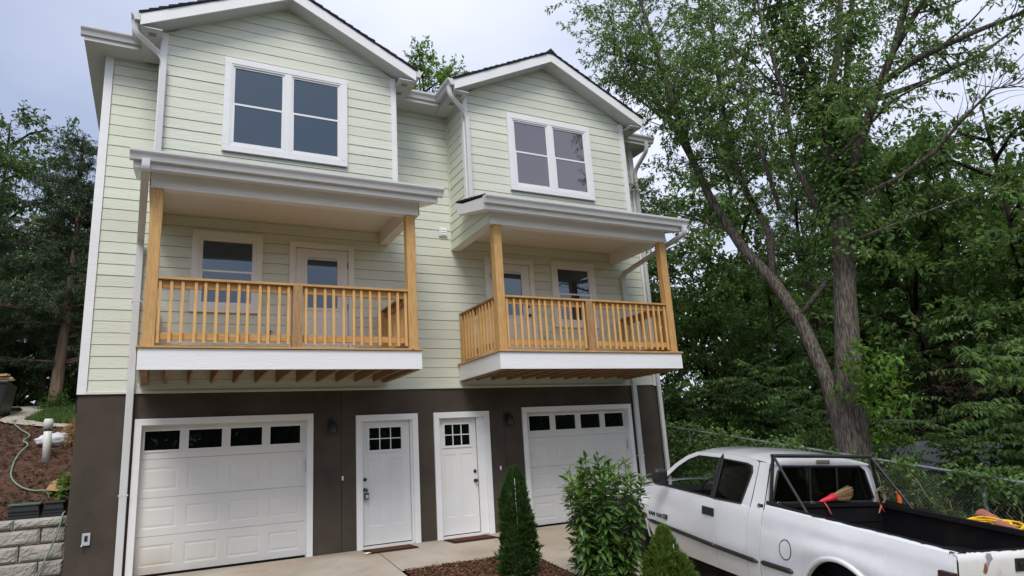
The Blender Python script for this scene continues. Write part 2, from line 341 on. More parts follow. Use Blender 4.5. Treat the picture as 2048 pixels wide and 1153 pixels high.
def strip(name, m, rects, dz, noise=0, step=.25, kind='structure', skirt=0):
    V = []; F = []
    rg = np.random.default_rng(5)
    for x0, x1, y0, y1 in rects:
        xs = rng_(x0, x1, step); ys = rng_(y0, y1, step); X, Y = np.meshgrid(xs, ys); Z = ground(X, Y)+dz+(rg.normal(0, noise, X.shape) if noise else 0)
        b = len(V); V += np.stack([X, Y, Z], -1).reshape(-1, 3).tolist(); nx = len(xs)
        for j in range(len(ys)-1):
            for i in range(nx-1): a = b+j*nx+i; F.append((a, a+1, a+nx+1, a+nx))
    me = bpy.data.meshes.new(name); me.from_pydata(V, [], F); return tag(link(name, me, m, smooth=bool(noise)), kind=kind)
BX0, BX1, BY = 5.42, 7.40, -1.76
strip('driveway', M_CONC, [(1.2, BX0-.07, -4.2, -.02), (1.2, BX0-.02, -12, -4.215), (BX1+.01, 11.05, -4.2, -.02), (BX1+.01, 11.05, -12, -4.215)], 0.0)
strip('walkway', M_CONC, [(BX0-.058, BX1-.002, BY, -.02)], 0.0)
strip('mulch_bed', M_MULCH, [(BX0-.01, BX1+.005, -9, BY-.004)], -.012, noise=.018, step=.06)
strip('mulch_bank', M_BANK, [(-6, 1.2, .36, 5.9)], -.02, noise=.02, step=.08)
# gravel path over the bank, curving away
pv = []; pf = []
pc = [(1.15, 3.42, 0.27), (.75, 3.52, 0.30), (.4, 3.68, 0.33), (.1, 3.95, 0.39), (-.15, 4.35, 0.47), (-.30, 4.9, 0.55), (-.28, 5.6, 0.58), (-.22, 6.4, 0.58), (-.25, 7.3, 0.58), (-.5, 8.4, 0.58), (-1.6, 9.6, 0.58)]
for line in (pc,):
    b = len(pv)
    for i, (x, y, w) in enumerate(line):
        q = line[min(i+1, len(line)-1)]; p = line[max(i-1, 0)]; d = Vector((q[0]-p[0], q[1]-p[1])).normalized(); nrm = Vector((-d.y, d.x))
        for s in (-.5, -.17, .17, .5):
            X = x+nrm.x*w*s; Y = y+nrm.y*w*s; pv.append((X, Y, G(X, Y)+.02))
        if i:
            for k in range(3): a = b+(i-1)*4+k; pf.append((a, a+1, a+5, a+4))
me = bpy.data.meshes.new('path'); me.from_pydata(pv, [], pf); tag(link('path', me, M_PATH), kind='structure')
# ------------------------------------------------------------------ the house
CX = 6.44; HL, HR = 1.14, 11.76; CL, CR = 3.835, 9.0; ZS = 2.63; YB = -.8
house = thing('duplex_house', (CX, 0, 0), 'tall pale green duplex with brown ground floor, two gables and two wooden balconies', 'house')
rs = random.Random(3)
def siding(mb, z0, z1, xr, P, e=.178, lip=.0145):
    z = z0
    while z < z1-.01:
        zt = min(z+e, z1); zf = max(z+.01, zt-.0065); o = lip+rs.uniform(-.003, .003)
        a0, b0 = xr(z); a1, b1 = xr(zf); a2, b2 = xr(zt)
        if b0 > a0:
            q = [P(a0, z, o), P(b0, z, o), P(b1, zf, .007), P(a1, zf, .007)]; mb.quad(*q)
            mb.quad(P(a0, z, -.012), P(b0, z, -.012), P(b0, z, o), P(a0, z, o))
            mb.quad(P(a1, zf, .007), P(b1, zf, .007), P(b1, zf, -.012), P(a1, zf, -.012))
            mb.quad(P(a1, zf, -.012), P(b1, zf, -.012), P(b2, zt, -.012), P(a2, zt, -.012))
        z += e
def front(y): return lambda s, z, o: (s, y-o, z)
def leftf(x): return lambda s, z, o: (x-o, s, z)
def rightf(x): return lambda s, z, o: (x+o, s, z)
# main wall (siding, seen pieces) and the walls of the bays
m = MB(); siding(m, ZS, 8.12, lambda z: (HL+.11, HR-.11), front(0)); m.build('front_siding', M_SIDE, house, fix=False)
SL = .49
def bayw(c):
    def xr(z):
        h = 1.905-.06
        if z > 8.2: h = min(h, max(0, (9.17-z)/SL))
        return c-h, c+h
    return xr
for c in (CL, CR):
    for args in ((5.9, 9.17, bayw(c), front(YB)), (5.26, 8.2, lambda z: (YB, 0), leftf(c-1.905)), (5.26, 8.2, lambda z: (YB, 0), rightf(c+1.905))): m = MB(); siding(m, *args); m.build('bay_siding', M_SIDE, house, fix=False)
    MB().box(c-1.88, c+1.88, YB+.02, 0.03, 5.55, 8.3).build('bay_core', M_SIDE, house)
for P_ in (leftf(HL), rightf(HR)): m = MB(); siding(m, ZS-.3, 8.1, lambda z: (0, 9), P_); m.build('side_siding', M_SIDE, house, fix=False)
MB().box(HL+.02, HR-.02, .03, 9, ZS-.02, 8.2).build('upper_core', M_SIDE, house)
# ground floor wall in brown with the four openings left free
m = MB(); GZ = -1.0
op = [(1.93, 4.41, 2.18), (5.22, 6.21, 2.10), (6.65, 7.64, 2.10), (8.44, 10.93, 2.18)]
x = HL
for a, b, t in op:
    m.box(x, a, 0, .3, GZ, t); m.box(a, b, 0, .3, t, ZS-.005); m.box(x, a, 0, .3, t, ZS-.005); x = b
m.box(x, HR, 0, .3, GZ, ZS-.005); m.box(HL, HL+.2, .3, 9, GZ, ZS-.32); m.box(HR-.2, HR, .3, 9, GZ, ZS-.32); m.box(HL+.2, HR-.2, .35, .5, GZ, ZS-.02)
m.build('brown_wall', M_BROWN, house)
for sx in (4.93, 8.0): MB().box(sx-.003, sx+.003, -.0015, .01, 0, ZS-.05).build('wall_joint', M_DARK, house)
MB().box(HL-.005, HR+.005, -.03, .0, ZS-.03, ZS+.012).build('drip_board', M_SIDE, house, bevel=.004)
# corner boards
for q in ((HL-.015, HL+.105, -.035, .1, ZS-.03, 8.1), (HR-.105, HR+.015, -.035, .1, ZS-.05, 8.1)): MB().box(*q).build('corner_board', M_WHITEV, house, bevel=.004)
for c in (CL, CR):
    for s, z1 in ((-1, 8.3), (1, 8.3)):
        m = MB(); xa = c+s*1.91; m.box(min(xa, xa-s*.09), max(xa, xa-s*.09), YB-.035, YB+.012, 5.85, 8.22)
        m.box(xa-.012 if s < 0 else xa-.0, xa if s < 0 else xa+.012, YB-.03, YB+.07, 5.85, 8.2)
        m.build('bay_corner_board', M_WHITE, house, bevel=.003)
MB().box(CR-1.905-.03, CR-1.905+.01, -.045, -.0, 5.26, 8.1).build('inside_corner_board', M_SIDE, house)
# ---- roofs
YR = -1.15
for c in (CL, CR):
    hw = 2.205
    def prof(z0, dz, ext=0):
        return [(c-hw-ext, z0-SL*ext), (c, z0+SL*hw), (c+hw+ext, z0-SL*ext), (c+hw+ext, z0-SL*ext+dz), (c, z0+SL*hw+dz), (c-hw-ext, z0-SL*ext+dz)]
    p = prof(8.075, .195)
    # soffit slab behind the rake boards
    for sgn in (-1, 1):
        m = MB(); q = [(c, 8.09+SL*hw), (c+sgn*hw, 8.09), (c+sgn*hw, 8.26), (c, 8.26+SL*hw)]; m.prism(q, 1, YR+.03, 3.2); m.build('gable_soffit', M_GUT, house)
    for sgn in (-1, 1):
        m = MB(); q = [(c, 8.075+SL*hw), (c+sgn*hw, 8.075), (c+sgn*hw, 8.27), (c, 8.27+SL*hw)]; m.prism(q, 1, YR, YR+.029); m.build('rake_board', M_WHITE, house)
    m = MB()
    for sgn in (-1, 1):
        n = 17; st = (hw+.03)/n
        for k in range(n):
            xo = c+sgn*(hw+.03-k*st); xi = c+sgn*(hw+.03-(k+1.25)*st) if k < n-1 else c; zo = 8.275+SL*(c+hw-abs(xo-c)-c); zi = 8.275+SL*(hw-abs(xi-c))
            m.prism([(xo, zo), (xi, zi), (xi, zi+.03), (xo, zo+.052+rs.uniform(-.006, .008))], 1, YR-.02+rs.uniform(-.006, .006), 3.2)
    m.prism([(c-.13, 8.30+SL*hw-.05), (c+.13, 8.30+SL*hw-.05), (c, 8.37+SL*hw)], 1, YR-.024, 3.2)
    m.build('shingle_roof', M_SHING, house)
# main roof: eave in front and back, ridge along X
m = MB(); m.prism([(-.40, 8.1), (-.40, 8.27), (4.5, 10.1), (9.4, 8.27), (9.4, 8.1), (4.5, 9.9)], 0, .85, 12.05); m.build('main_roof_deck', M_GUT, house)
m = MB(); m.prism([(-.45, 8.275), (-.45, 8.31), (4.5, 10.16), (9.45, 8.31), (9.45, 8.275), (4.5, 10.11)], 0, .82, 12.08); m.build('main_roof', M_SHING, house)
SQ = [(a, b, -.40, .02, 8.085, 8.10) for a, b in ((.85, CL-2.2), (CL+1.9, CR-1.9), (CR+2.2, 12.05))]+[(.85, 1.14, .0205, 9, 8.085, 8.1), (HR, 12.05, .0205, 9, 8.085, 8.1)]
for c in (CL, CR):
    for s in (-1, 1): SQ.append((min(c+s*1.9, c+s*2.2), max(c+s*1.9, c+s*2.2), YR+.03, -.1, 8.065, 8.08))
for q in SQ: MB().box(*q).build('soffit', M_GUT, house)
for c in (CL, CR):
    for s in (-1, 1):
        for y in (-.95, -.62): MB().box(c+s*2.04-.055, c+s*2.04+.055, y-.05, y+.05, 8.06, 8.066).build('soffit_vent', M_VENTG, house)
# ---- gutters: ogee profile (depth outwards, height)
GP = [(0, 0), (0, -.135), (.075, -.135), (.085, -.10), (.095, -.075), (.122, -.045), (.13, -.03), (.13, -.0), (.118, 0), (.112, -.012), (.012, -.012), (.01, 0)]
def gutter_x(m, x0, x1, y, z): m.prism([(y-d, z+h) for d, h in GP], 0, x0, x1)
def gutter_y(m, y0, y1, x, z, s): m.prism([(x+s*d, z+h) for d, h in GP], 1, y0, y1)
m = MB(); gutter_x(m, .80, CL-2.205-.06, -.36, 8.29); m.build('gutter', M_GUT, house)
m = MB(); gutter_x(m, CL+2.205+.06, CR-2.205-.06, -.36, 8.29); m.build('gutter', M_GUT, house)
m = MB(); gutter_x(m, CR+2.205+.06, 12.1, -.36, 8.29); m.build('gutter', M_GUT, house)
for c in (CL, CR):
    for s in (-1, 1): m = MB(); gutter_y(m, YR-.01, -.30, c+s*2.207, 8.285, s); m.build('gutter', M_GUT, house)
# ---- porch roofs
for c, xa, xb in ((CL, CL-1.915, CL+1.965), (CR, CR-1.925, CR+1.965)):
    x0, x1 = c-2.12, c+2.19
    m = MB(); n = 9
    for k in range(n):
        ya = -2.05+k*1.25/n; yb = min(YB, ya+1.45/n); za = 5.64+.25*(ya+2.0); zb = 5.64+.25*(yb+2.0); m.prism([(ya, za-.012), (yb, zb-.012), (yb, zb+.014), (ya, za+.026)], 0, x0-.015, x1+.015)
    m.build('porch_shingles', M_SHING, house)
    m = MB(); m.prism([(-2.0, 5.40), (-1.9, 5.42), (YB, 5.70), (YB, 5.88), (-2.0, 5.615)], 0, x0, x1); m.build('porch_roof_board', M_WHITE, house)
    m = MB(); m.box(xa+.005, xb-.005, -1.72, -1.56, 5.25, 5.62); m.build('porch_beam', M_WHITE, house, bevel=.004)
    for a, b in ((xa+.005, xa+.165), (xb-.165, xb-.005)): MB().box(a, b, -1.555, -.02, 5.25, 5.62).build('side_beam', M_CEIL, house)
    m = MB(); siding(m, 5.262, 5.87, lambda z: (max(-1.72, -2.0+(z-5.62)*3.7), -.0), leftf(xa+.006), lip=.016); m.build('beam_siding', M_SIDE, house, fix=False); m = MB(); siding(m, 5.262, 5.87, lambda z: (max(-1.72, -2.0+(z-5.62)*3.7), -.0), rightf(xb-.006), lip=.016); m.build('beam_siding', M_SIDE, house, fix=False)
    MB().box(xa+.165, xb-.165, -1.56, -.01, 5.50, 5.53).build('porch_ceiling', M_CEIL, house)
    m = MB(); m.lathe((c-.25, -.75, 5.488), [(.001, .0), (.055, .0), (.085, .006), (.09, .012)], 24); m.build('ceiling_light', M_CEIL, house, smooth=False)
    m = MB(); gutter_x(m, c-2.165, c+2.26, -2.003, 5.62); m.build('porch_gutter', M_GUT, house)
# ---- downspouts
def spout(pts, w=.085, d=.06, side=(1, 0, 0), elbow=None):
    m = MB(); m.rtube(pts, w, d, side); o = m.build('downspout', M_GUT, house, bevel=.008)
    return o
def curve(pts, n=5):
    """rounded polyline"""
    out = [Vector(pts[0])]
    for i in range(1, len(pts)-1):
        p, a, b = Vector(pts[i]), Vector(pts[i-1]), Vector(pts[i+1]); ra = min(.13, (a-p).length*.45, (b-p).length*.45)
        s = p+(a-p).normalized()*ra; e_ = p+(b-p).normalized()*ra
        for k in range(n+1):
            t = k/n; out.append(s*(1-t)**2+p*2*t*(1-t)+e_*t*t)
    out.append(Vector(pts[-1])); return out
for c in (CL, CR):
    xo = c-2.275; xw = c-1.905+.045
    spout(curve([(xo, YR+.09, 8.17), (xo, YR+.10, 7.99), (xw, YB-.085, 7.74), (xw, YB-.085, 6.02)]))
MB().tube(curve([(CR-1.86, YB-.085, 6.04), (CR-1.86, YB-.09, 5.99), (CR-1.74, YB-.16, 5.97)]), .035, 10).build('black_elbow', M_BPLAS, house)
# right wall spout from the main gutter
spout(curve([(HR+.12, -.43, 8.16), (HR+.12, -.43, 7.95), (HR-.01, -.075, 7.55), (HR-.01, -.075, G(HR, -.2)-.05)]))
# porch gutter spouts down to the ground
spout(curve([(1.865, -2.07, 5.50), (1.865, -2.07, 5.36), (1.80, -.07, 4.98), (1.80, -.07, -.12)]), .1, .07)
spout(curve([(11.16, -2.07, 5.50), (11.16, -2.07, 5.34), (11.09, -.07, 5.02), (11.09, -.07, -.12)]), .1, .07)
for x in (1.80, 11.09):
    for z in (1.15, 4.0): MB().box(x-.062, x+.062, -.108, -.0, z-.012, z+.012).build('spout_strap', M_GUT, house)
# ---- windows
def frame(m, x0, x1, z0, z1, w, y0, y1, wb=None):
    wb = wb or w
    m.box(x0, x1, y0, y1, z1-w, z1); m.box(x0, x1, y0, y1, z0, z0+wb); m.box(x0, x0+w, y0, y1, z0+wb, z1-w); m.box(x1-w, x1, y0, y1, z0+wb, z1-w)
def window(x0, x1, z0, z1, y, nu=1, tw=.105, gap=.07):
    m = MB(); frame(m, x0, x1, z0, z1, tw, y-.055, y+.0); w = m.build('window', M_WHITEV if z0 > 6 else M_BOUNCE, house, bevel=.004)
    ix0, ix1, iz0, iz1 = x0+tw, x1-tw, z0+tw, z1-tw
    m = MB(); fr = .028
    if nu == 2: xs = [(ix0, (ix0+ix1)/2-gap/2), ((ix0+ix1)/2+gap/2, ix1)]; m.box(xs[0][1], xs[1][0], y-.05, y, iz0, iz1)
    else: xs = [(ix0, ix1)]
    for a, b in xs: frame(m, a, b, iz0, iz1, fr, y-.046, y)
    m.build('window_frame', M_VINYL, w, bevel=.003)
    zm = iz0+(iz1-iz0)*.505; m = MB(); g = MB()
    for a, b in xs:
        a += fr; b -= fr
        frame(m, a, b, zm-.02, iz1-fr, .03, y-.028, y-.002); frame(m, a, b, iz0+fr, zm+.018, .036, y-.041, y-.0285)
        ty = rs.uniform(-.004, .004)
        g.quad((a+.028, y-.013+ty, zm), (b-.028, y-.013-ty, zm), (b-.028, y-.013-ty, iz1-fr-.028), (a+.028, y-.013+ty, iz1-fr-.028))
        g.quad((a+.034, y-.032+ty, iz0+fr+.034), (b-.034, y-.032, iz0+fr+.034), (b-.034, y-.032, zm-.0), (a+.034, y-.032+ty, zm-.0))
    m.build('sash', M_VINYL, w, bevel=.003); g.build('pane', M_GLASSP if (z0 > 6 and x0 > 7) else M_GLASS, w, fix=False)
    return w
window(2.855, 4.85, 6.33, 7.99, YB-.012, 2); window(8.025, 9.985, 6.325, 7.965, YB-.012, 2)
window(2.53, 3.61, 3.875, 5.235, -.012, 1); window(9.275, 10.355, 3.80, 5.205, -.012, 1)
# ---- balcony doors
def knob(parent, x, y, z, r=.032):
    m = MB(); m.lathe((x, y, z), [(r, 0), (r, -.012), (.012, -.016), (.012, -.035), (r*.8, -.045), (r*.95, -.062), (r*.6, -.078), (.002, -.08)], 16, axis=1); m.build('knob', M_BLACKM, parent, smooth=True)
def bolt(parent, x, y, z): m = MB(); m.lathe((x, y, z), [(.03, 0), (.03, -.014), (.024, -.026), (.002, -.028)], 16, axis=1); m.build('deadbolt', M_BLACKM, parent, smooth=True)
def panel(m, x0, x1, z0, z1, y, d=.008, w=.022):
    """recessed panel: sloping border round a sunk field, drawn proud of plane y"""
    a = [(x0, y, z0), (x1, y, z0), (x1, y, z1), (x0, y, z1)]; b = [(x0+w, y+d, z0+w), (x1-w, y+d, z0+w), (x1-w, y+d, z1-w), (x0+w, y+d, z1-w)]
    for i in range(4): m.quad(a[i], a[(i+1) % 4], b[(i+1) % 4], b[i])
    m.quad(*b)
def slab(m, x0, x1, z0, z1, y, holes):
    """flat face in plane y with rectangular holes (sorted grid of cells)"""
    xs = sorted({x0, x1, *[h[0] for h in holes], *[h[1] for h in holes]}); zs = sorted({z0, z1, *[h[2] for h in holes], *[h[3] for h in holes]})
    for i in range(len(xs)-1):
        for j in range(len(zs)-1):
            cx, cz = (xs[i]+xs[i+1])/2, (zs[j]+zs[j+1])/2
            if any(h[0] < cx < h[1] and h[2] < cz < h[3] for h in holes): continue
            m.quad((xs[i], y, zs[j]), (xs[i+1], y, zs[j]), (xs[i+1], y, zs[j+1]), (xs[i], y, zs[j+1]))
def balcony_door(x0, x1, kside):
    m = MB(); z0, z1 = 3.05, 5.18; w = .105
    m.box(x0, x1, -.055, 0, z1-w, z1); m.box(x0, x0+w, -.055, 0, z0, z1-w); m.box(x1-w, x1, -.055, 0, z0, z1-w)
    d = m.build('balcony_door', M_BOUNCE, house, bevel=.004)
    a, b = x0+w+.008, x1-w-.008; t = z1-w-.01; y = -.034
    gx0, gx1, gz0, gz1 = a+.17, b-.17, 4.0, 4.93
    ps = [(a+.15, (a+b)/2-.05, z0+.22, 3.83), ((a+b)/2+.05, b-.15, z0+.22, 3.83)]
    m = MB(); slab(m, a, b, z0+.02, t, y, ps+[(gx0, gx1, gz0, gz1)])
    for q in ps: panel(m, *q, y)
    frame(m, gx0-.03, gx1+.03, gz0-.03, gz1+.03, .045, y-.014, y+.01)
    m.quad((a, y, z0+.02), (a, y, t), (a, -.0, t), (a, 0, z0+.02)); m.quad((b, y, z0+.02), (b, y, t), (b, -.0, t), (b, 0, z0+.02))
    m.build('door_leaf', M_DOORB, d)
    MB().box(x0+w-.002, x1-w+.002, -.004, -.002, z0, t+.01).build('door_gap', M_DARK, d)
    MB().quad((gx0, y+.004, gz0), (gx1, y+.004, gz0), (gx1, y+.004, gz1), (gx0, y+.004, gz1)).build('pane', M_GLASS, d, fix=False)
    m = MB(); m.box(gx0+.015, gx1-.015, y-.002, y+.003, gz1-.06, gz1-.02); m.build('blind_rail', M_GUT, d)
    kx = a+.06 if kside < 0 else b-.06
    bolt(d, kx, y, 4.2); knob(d, kx, y, 4.02)
    hx = b+.004 if kside < 0 else a-.004
    for z in (3.3, 4.05, 4.8): MB().box(hx-.01, hx+.01, y-.014, y, z-.05, z+.05).build('hinge', M_BLACKM, d)
balcony_door(4.045, 5.16, -1); balcony_door(7.755, 8.855, 1)
# ---- balconies
pine = {}
def balcony(c, x0, x1):
    b = MB(); YF = -1.75
    for k in range(12):
        ya = YF-.03+k*.148; b.box(x0-.025, x1+.025, ya, ya+.142, 3.02, 3.05)
    bal = b.build('balcony', M_WOODX, house, bevel=.003)
    m = MB(); m.box(x0, x1, YF, YF+.03, 2.735, 3.015); m.build('fascia', M_WHITEV, bal, bevel=.003)
    for a, b_ in ((x0, x0+.03), (x1-.03, x1)): MB().box(a, b_, YF+.031, -.025, 2.735, 3.015).build('side_fascia', M_WHITEV, bal, bevel=.003)
    n = 12
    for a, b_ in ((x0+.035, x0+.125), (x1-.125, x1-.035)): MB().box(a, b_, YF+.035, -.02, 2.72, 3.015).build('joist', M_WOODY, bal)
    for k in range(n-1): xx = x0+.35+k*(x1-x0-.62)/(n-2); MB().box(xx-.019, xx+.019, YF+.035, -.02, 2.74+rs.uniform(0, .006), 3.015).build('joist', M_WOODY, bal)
    pw = .15
    pm = None
    for xx in (x0+.035, x1-.03-pw):
        m = MB(); m.box(xx, xx+pw, YF+.05, YF+.05+pw, 3.05, 5.25); m.build('post', M_WOOD, bal, bevel=.008)
    xm = (x0+x1)/2; xm += (.07 if c < 6 else -.045)
    m = MB(); m.box(xm-.07, xm+.07, YF+.05, YF+.19, 3.05, 3.965); m.build('post', M_WOODM, bal, bevel=.006)
    L0, L1 = x0+.035+pw, x1-.03-pw
    ry = YF+.115
    m = MB(); m.box(L0+.001, L1-.001, YF+.05, YF+.19, 3.966, 4.0); m.build('rail_cap', M_WOODX, bal, bevel=.004)
    for a, bb in ((L0+.001, xm-.071), (xm+.071, L1-.001)):
        for za, zb in ((3.86, 3.964), (3.15, 3.245)): MB().box(a, bb, ry, ry+.04, za, zb).build('rail', M_WOODX, bal, bevel=.003)
    for xs_ in (x0+.05, x1-.12):                     # side rails running back to the wall
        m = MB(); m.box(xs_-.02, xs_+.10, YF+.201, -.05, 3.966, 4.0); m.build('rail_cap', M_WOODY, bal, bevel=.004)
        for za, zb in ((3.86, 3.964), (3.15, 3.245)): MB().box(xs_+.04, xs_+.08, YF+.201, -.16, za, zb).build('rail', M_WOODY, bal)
        m = MB(); m.box(xs_-.01, xs_+.09, -.15, -.05, 3.05, 3.96); m.build('post', M_WOOD, bal, bevel=.004)
    if not pine:
        m = MB(); m.box(-.02, .02, -.018, .018, 3.10, 3.958); me0 = m.build('baluster', M_WOOD, None, bevel=.003); pine['m'] = me0.data; first = me0
        bpy.data.objects.remove(first)
    def bl(x, y):
        o = bpy.data.objects.new('baluster', pine['m']); col.objects.link(o); o.parent = bal; ox, oy, oz = org(bal); o.location = (x-ox+rs.uniform(-.004, .004), y-oy, rs.uniform(-.006, .004))
        o.rotation_euler = (0, rs.uniform(-.004, .004), 0)
        md = o.modifiers.new('bevel', 'BEVEL'); md.width = .003; md.segments = 1
    by = ry-.019
    for a, bb, n in ((L0+.035, xm-.12, 13), (xm+.12, L1-.03, 12 if c < 6 else 13)):
        for k in range(n): bl(a+k*(bb-a)/(n-1), by)
    for xs_, n in ((x0+.05, 10), (x1-.12, 10)):
        for k in range(n): bl(xs_+.02 if xs_ < c else xs_+.1, -.27-k*.132)
balcony(CL, 1.905, 5.765); balcony(CR, 7.12, 10.99)
# ---- garage doors
def garage(x0, x1, t0, t1, zt):
    m = MB(); w = .095
    m.box(t0, t1, -.035, .0, zt-w, zt); m.box(t0, t0+w, -.035, 0, -.02, zt-w); m.box(t1-w, t1, -.035, 0, -.02, zt-w)
    m.box(t0+w-.045, t0+w, 0.001, .15, -.02, zt-w+.045); m.box(t1-w, t1-w+.045, 0.001, .15, -.02, zt-w+.045); m.box(t0+w, t1-w, .001, .15, zt-w, zt-w+.045)
    d = m.build('garage_door', M_WHITE, house, bevel=.004)
    secs = [(.02, .535), (.54, 1.075), (1.08, 1.63), (1.635, 2.135)]
    pw = (x1-x0)/4
    for k, (a, b) in enumerate(secs):
        m = MB(); hs = []
        for i in range(4):
            cx = x0+pw*(i+.5)
            if k == 3: hs.append((cx-.245, cx+.245, 1.755, 2.055))
            else: hs.append((cx-.235, cx+.235, a+.10, b-.12))
        y = .112+.0006*k; slab(m, x0-.03, x1+.03, a, b, y, hs)
        for q in hs:
            if k < 3:
                panel(m, *q, y, .006, .018); panel(m, q[0]+.032, q[1]-.032, q[2]+.032, q[3]-.032, y+.0055, -.0045, .02)
            else: frame(m, q[0]-.02, q[1]+.02, q[2]-.02, q[3]+.02, .03, y-.014, y+.012)
        m.quad((x0-.03, y, b), (x1+.03, y, b), (x1+.03, y+.03, b+.003), (x0-.03, y+.03, b+.003)); m.quad((x0-.03, y+.03, a), (x1+.03, y+.03, a), (x1+.03, y, a), (x0-.03, y, a))
        m.build('door_section', M_GARD if k == 0 else M_GAR, d)
        if k == 3:
            g = MB()
            for q in hs: g.quad((q[0], y+.008, q[2]), (q[1], y+.008, q[2]), (q[1], y+.008, q[3]), (q[0], y+.008, q[3]))
            g.build('pane', M_GLASSD, d, fix=False)
    MB().box(x0-.03, x1+.03, .11, .14, -.01, .02).build('bottom_seal', M_DARK, d)
    MB().box(x0-.03, x1+.03, .15, .17, -.01, 2.2).build('inner_dark', M_DARK, d)
    m = MB(); m.box(t1-w-.012, t1-w, .06, .09, 1.3, 1.5); m.build('keypad', M_GREY, d)
garage(1.965, 4.345, 1.884, 4.468, 2.225); garage(8.535, 10.915, 8.385, 10.985, 2.215)
# ---- front doors
def front_door(t0, t1, a, b, kside, ajar=0):
    m = MB(); w = .105; zt = 2.17
    m.box(t0, t1, -.04, 0, zt-w, zt); m.box(t0, t0+w, -.04, 0, -.01, zt-w); m.box(t1-w, t1, -.04, 0, -.01, zt-w)
    m.box(t0+w-.03, a-.005, .001, .13, 0, zt-w+.02); m.box(b+.005, t1-w+.03, .001, .13, 0, zt-w+.02); m.box(a-.005, b+.005, .001, .13, 2.075, zt-w+.02)
    d = m.build('front_door', M_WHITE, house, bevel=.004)
    MB().box(a-.01, b+.01, -.02, .13, -.012, .035).build('sill', M_GAR, d, bevel=.004)
    y = .055; z0, z1 = .05, 2.07; W = b-a
    cx = (a+b)/2; q1 = (a+.13*W, cx-.075*W, .34, 1.42); q2 = (cx+.075*W, b-.13*W, .34, 1.42); wd = (a+.15*W, b-.17*W, 1.575, 1.955)
    m = MB(); slab(m, a, b, z0, z1, y, [q1, q2, wd]); panel(m, *q1, y, .007, .007); panel(m, *q2, y, .007, .007)
    frame(m, wd[0]-.035, wd[1]+.035, wd[2]-.04, wd[3]+.035, .042, y-.016, y+.012)
    for i in (1, 2): xx = wd[0]+(wd[1]-wd[0])*i/3; m.box(xx-.008, xx+.008, y-.005, y+.011, wd[2], wd[3])
    zm = (wd[2]+wd[3])/2; m.box(wd[0], wd[1], y-.0045, y+.0105, zm-.008, zm+.008)
    m.box(a, b, y+.001, y+.04, z0, z0+.002)
    m.build('door_leaf', M_DOOR, d)
    MB().quad((wd[0], y+.009, wd[2]), (wd[1], y+.009, wd[2]), (wd[1], y+.009, wd[3]), (wd[0], y+.009, wd[3])).build('pane', M_GLASSD, d, fix=False)
    MB().box(a-.012, b+.012, y+.045, y+.06, 0, 2.09).build('door_gap', M_DARK, d)
    MB().box(a, b, y-.004, y+.02, .036, .049).build('door_sweep', M_MATB, d)
    kx = a+.055 if kside < 0 else b-.055
    bolt(d, kx, y, 1.10); knob(d, kx, y, .935)
    if ajar:
        MB().box(b+.006, b+.045, y-.012, y+.03, .05, 2.07).build('weatherstrip', M_GASK, d); MB().box(b+.0, b+.006, y-.006, y+.04, .05, 2.07).build('edge_shadow', M_DARK, d)  # thin dark strip stands in for the shadow line along the leaf edge
        MB().box(b+.046, b+.053, y-.02, y+.03, .05, 2.07).build('jamb_gap', M_DARK, d)
    return d
front_door(5.174, 6.278, 5.285, 6.14, -1); front_door(6.578, 7.681, 6.69, 7.43, 1, 1)
# lockbox hanging on the left knob
lb = thing('key_lockbox', (5.345, -.02, .86), 'small black and grey lockbox hanging on the front door knob', 'lockbox')
m = MB(); m.box(5.31, 5.382, -.045, .005, .78, .885); m.build('case', M_BPLAS, lb, bevel=.008)
m = MB(); m.box(5.322, 5.37, -.051, -.0455, .80, .86); m.build('keypad', M_GREY, lb)
m = MB(); m.tube([(5.322, -.02, .885), (5.322, -.02, .93), (5.335, -.02, .955), (5.357, -.02, .955), (5.37, -.02, .93), (5.37, -.02, .885)], .006, 8); m.build('shackle', M_STEEL, lb)
# wall lamps, bells, vent, outlets
for x in (4.765, 8.07):
    m = MB(); m.lathe((x, -.13, 1.93), [(.095, -.03), (.085, .02), (.06, .10), (.035, .14), (.02, .155), (.02, .17), (.001, .172)], 20); m.box(x-.05, x+.05, -.03, .0, 1.98, 2.12); m.tube([(x, -.03, 2.06), (x, -.09, 2.12), (x, -.13, 2.10)], .012, 8)
    o = m.build('wall_lamp', M_BLACKM, house, smooth=False); m = MB(); m.lathe((x, -.13, 1.91), [(.001, -.0), (.04, .0), (.045, .03), (.03, .07), (.001, .075)], 12); m.build('bulb', M_GLASSD, o, smooth=True)
for x, z in ((4.95, 1.153), (7.873, 1.123)): box('doorbell', M_VINYL, house, x-.014, x+.014, -.018, -.001, z-.035, z+.035, .003)
m = MB(); m.box(6.82, 6.985, -.05, -.015, 5.525, 5.705)
v = m.build('dryer_vent', M_VINYL, house, bevel=.006); m = MB()
for k in range(3): z = 5.555+k*.045; m.prism([(-.052, z), (-.066, z), (-.054, z+.04), (-.052, z+.04)], 0, 6.845, 6.96)
m.build('louvre', M_VINYL, v)
for x, z in ((3.74, 3.555), (9.058, 3.546)):
    o = box('outlet_box', M_GREY, house, x-.05, x+.05, -.07, -.012, z-.06, z+.06, .008); m = MB(); m.box(x-.03, x+.03, -.074, -.0705, z-.035, z-.01); m.box(x-.03, x+.03, -.074, -.0705, z+.01, z+.035); m.build('socket', M_BPLAS, o)
o = box('spigot_box', M_GREY, house, 1.335, 1.435, -.03, -.001, .515, .68, .006); m = MB(); m.box(1.365, 1.405, -.034, -.0305, .57, .645); m.build('socket', M_BPLAS, o)
m = MB(); m.tube([(1.345, -.03, .53), (1.345, -.06, .525), (1.335, -.07, .51)], .012, 8); m.build('spout', M_GREY, o)
